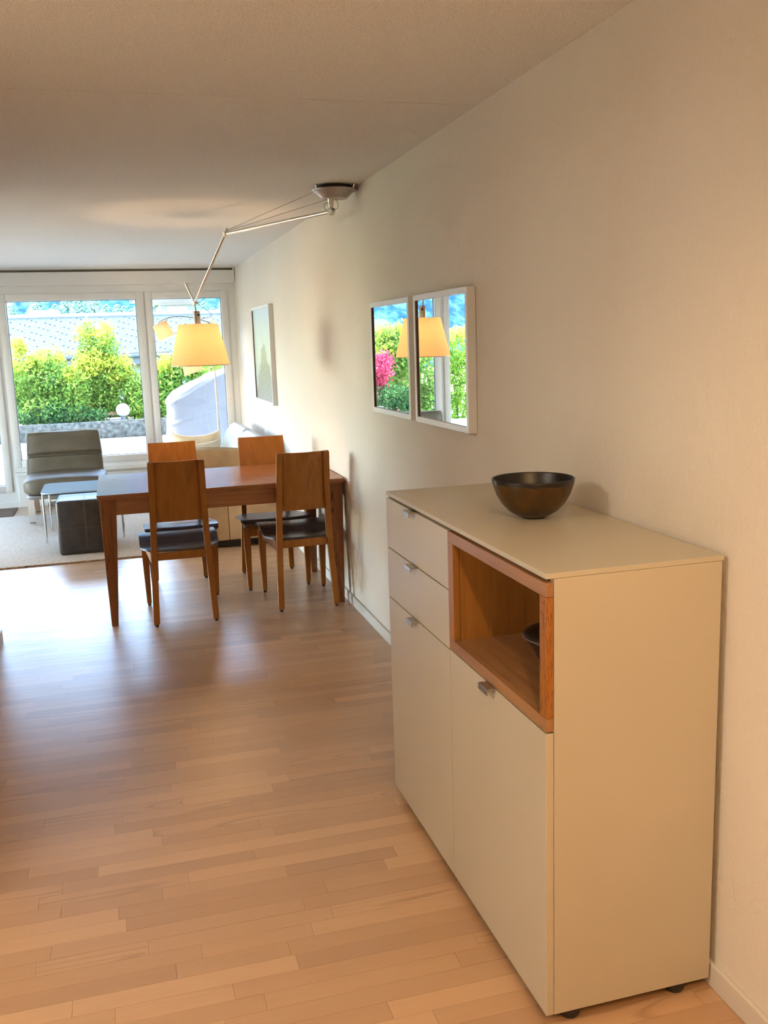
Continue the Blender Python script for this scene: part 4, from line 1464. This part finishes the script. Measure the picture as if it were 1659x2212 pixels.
# neighbouring house
nh = thing('neighbour_house', 'low neighbouring house with a long grey slate roof', 'house', (-2, 31, -2.6))
ze, zr, ye, yr = 1.40, 2.62, 30.0, 33.0
sl = math.atan2(zr - ze, yr - ye)
Lr = math.hypot(zr - ze, yr - ye)
rf = obj('roof', B((-5.6, 0, -.05), (13, Lr, 0)), 'slate', None)
rf.parent = nh
rf.location = Vector((-1, ye, ze)) - org(nh)
rf.rotation_euler = (sl, 0, 0)
bm = bmesh.new()
hk = random.Random(3)
for b in range(24):
    y = .10 + b * .13
    for a in range(-40, 60):
        if (a + b) % 4: continue
        x = -5.4 + (a + 40) * .19 + (b % 3) * .05
        if y > Lr - .1 or x > 12.5: continue
        box(bm, (x - .022, y - .016, 0), (x + .022, y + .016, .03))
sh_ = obj('snow_hook', bm, 'gutter', None)
sh_.parent = rf
tag(sh_, kind='stuff')
o = obj('roof', B((-6.6, yr, zr - .1), (12, yr + 3, zr - .05)), 'slate', nh)
obj('ridge', B((-6.6, yr - .10, zr - .02), (12, yr + .15, zr + .10), .02), 'render_pale', nh)
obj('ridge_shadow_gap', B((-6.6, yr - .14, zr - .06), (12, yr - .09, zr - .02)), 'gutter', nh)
obj('gutter', B((-6.6, ye - .16, ze - .13), (12, ye - .02, ze - .02), .03), 'gutter', nh)
obj('fascia', B((-6.6, ye + .02, ze - .34), (12, ye + .06, ze - .05)), 'gutter', nh)
obj('wall', B((-6.2, ye + .5, -2.6), (-1.2, yr + 2, ze - .05)), 'timber', nh)
obj('wall', B((-1.19, ye + .5, -2.6), (11, yr + 2, ze - .05)), 'render_pale', nh)
for x in (-3.4, -2.3, 0.6):
    wn_ = obj('house_window', B((x, ye + .46, -.1), (x + .8, ye + .5, .9), .02), 'globe', nh)
    obj('house_pane', B((x + .06, ye + .45, -.04), (x + .74, ye + .462, .84)), 'pane_dark', wn_)
for (x, w) in ((-3.75, .9), ):
    dr = obj('dormer', B((x, yr + .2, zr - .05), (x + w, yr + 1.0, zr + .235), .03), 'render_pale', nh)
    for q_ in range(3):
        obj('house_pane', B((x + .08 + q_ * .27, yr + .18, zr + .12), (x + .22 + q_ * .27, yr + .205, zr + .20)), 'pane_dark', dr)
# farther chalet
fc = thing('far_chalet', 'pale chalet with a balcony behind the slate roof', 'house', (2.0, 45, -2))
obj('wall', B((1.0, 45, -2), (2.55, 49, 3.55)), 'render_pale', fc)
obj('chalet_roof', B((.85, 44.6, 3.5), (2.8, 49.4, 3.75), .03), 'gutter', fc)
bl_ = obj('balcony', B((.95, 44.2, 2.55), (2.65, 45, 2.65)), 'render_pale', fc)
for k in range(8):
    obj('baluster', B((1.0 + k * .22, 44.2, 2.65), (1.06 + k * .22, 44.24, 3.0)), 'gutter', bl_)
obj('house_pane', B((1.3, 44.97, 2.75), (2.2, 45.0, 3.35)), 'pane_dark', fc)
# garden house seen by reflection
gh = thing('gable_house', 'small house with a tiled gable roof behind the maple', 'house', (-7.2, 27, -2.6))
obj('wall', B((-7.6, 27, -2.6), (-4.7, 31, 1.35)), 'timber', gh)
bm = bmesh.new()
loft(bm, [[(-7.9, 26.6, 1.25), (-4.5, 26.6, 1.25), (-5.4, 28.6, 2.15), (-7.0, 28.6, 2.15)], [(-7.9, 31.4, 1.3), (-4.5, 31.4, 1.3), (-5.4, 29.6, 2.2), (-7.0, 29.6, 2.2)]])
obj('house_roof', bm, 'slate', gh)
wn_ = obj('house_window', B((-6.3, 26.95, .6), (-5.6, 27.0, 1.15), .02), 'globe', gh)
obj('house_pane', B((-6.24, 26.94, .66), (-5.66, 26.952, 1.09)), 'pane_dark', wn_)

# conifers behind the roofs
def conifer_mesh(seed, h, r):
    rr = np.random.default_rng(seed)
    n = 1500
    s = 1 - rr.random(n) ** 1.9
    z = h * (0.08 + 0.92 * s)
    tier = 0.75 + 0.35 * np.abs(((z / h * 9) % 1.0) - 1)
    rad = r * 1.25 * (1 - s) ** .62 * tier * (0.35 + 0.65 * rr.random(n) ** .5) + .03
    th = rr.random(n) * 2 * PI
    P = np.stack([rad * np.cos(th), rad * np.sin(th), z], 1)
    out = np.stack([np.cos(th), np.sin(th), -0.45 + 0 * th], 1)
    out /= np.linalg.norm(out, axis=1, keepdims=True)
    sd = np.stack([-np.sin(th), np.cos(th), 0 * th], 1)
    L_ = r * .46 * (0.5 + 0.8 * rr.random((n, 1))) * (1.15 - s[:, None])
    V = np.stack([P - out * L_ * .3, P + sd * L_ * .35, P + out * L_ * .8, P - sd * L_ * .35], 1).reshape(-1, 3)
    me = bpy.data.meshes.new('crown')
    me.vertices.add(len(V)); me.vertices.foreach_set('co', V.ravel())
    me.loops.add(4 * n); me.loops.foreach_set('vertex_index', np.arange(4 * n))
    me.polygons.add(n); me.polygons.foreach_set('loop_start', np.arange(0, 4 * n, 4))
    me.update(calc_edges=True)
    me.materials.append(M['needle'])
    bm = bmesh.new()
    tube(bm, [(0, 0, 0), (0, 0, h * .97)], [r * .09, .02], 8)
    tm = bpy.data.meshes.new('trunk'); bm.to_mesh(tm); bm.free(); tm.materials.append(M['bark'])
    return me, tm


cms = [conifer_mesh(31 + k, 13.0, 2.3 + .3 * k) for k in range(3)]
cr = random.Random(9)
for k in range(34):
    x = -12.5 + k * .70 + cr.uniform(-.3, .3)
    y = 90 + cr.uniform(-7, 8)
    hgt = cr.uniform(.90, 1.0)
    e = thing('spruce_tree', 'dark spruce in the row behind the slate roof', 'tree', (x, y, -6.6), 'spruces behind the slate roof')
    me, tm = cms[k % 3]
    for nm, m_ in (('crown', me), ('trunk', tm)):
        o = bpy.data.objects.new(nm, m_)
        COL.objects.link(o)
        o.parent = e
        o.scale = (1, 1, hgt)
        if nm == 'crown': o['kind'] = 'stuff'

# wooded slope
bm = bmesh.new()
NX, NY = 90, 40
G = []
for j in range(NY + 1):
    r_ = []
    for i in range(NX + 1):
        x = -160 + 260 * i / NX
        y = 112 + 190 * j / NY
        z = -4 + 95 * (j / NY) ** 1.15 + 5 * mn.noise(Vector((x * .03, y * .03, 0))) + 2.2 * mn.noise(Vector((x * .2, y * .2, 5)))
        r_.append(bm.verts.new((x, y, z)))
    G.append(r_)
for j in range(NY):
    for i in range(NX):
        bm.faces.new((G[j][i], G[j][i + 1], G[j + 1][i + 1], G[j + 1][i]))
hl_ = obj('hazy_wooded_hillside', bm, 'hill', None, True)
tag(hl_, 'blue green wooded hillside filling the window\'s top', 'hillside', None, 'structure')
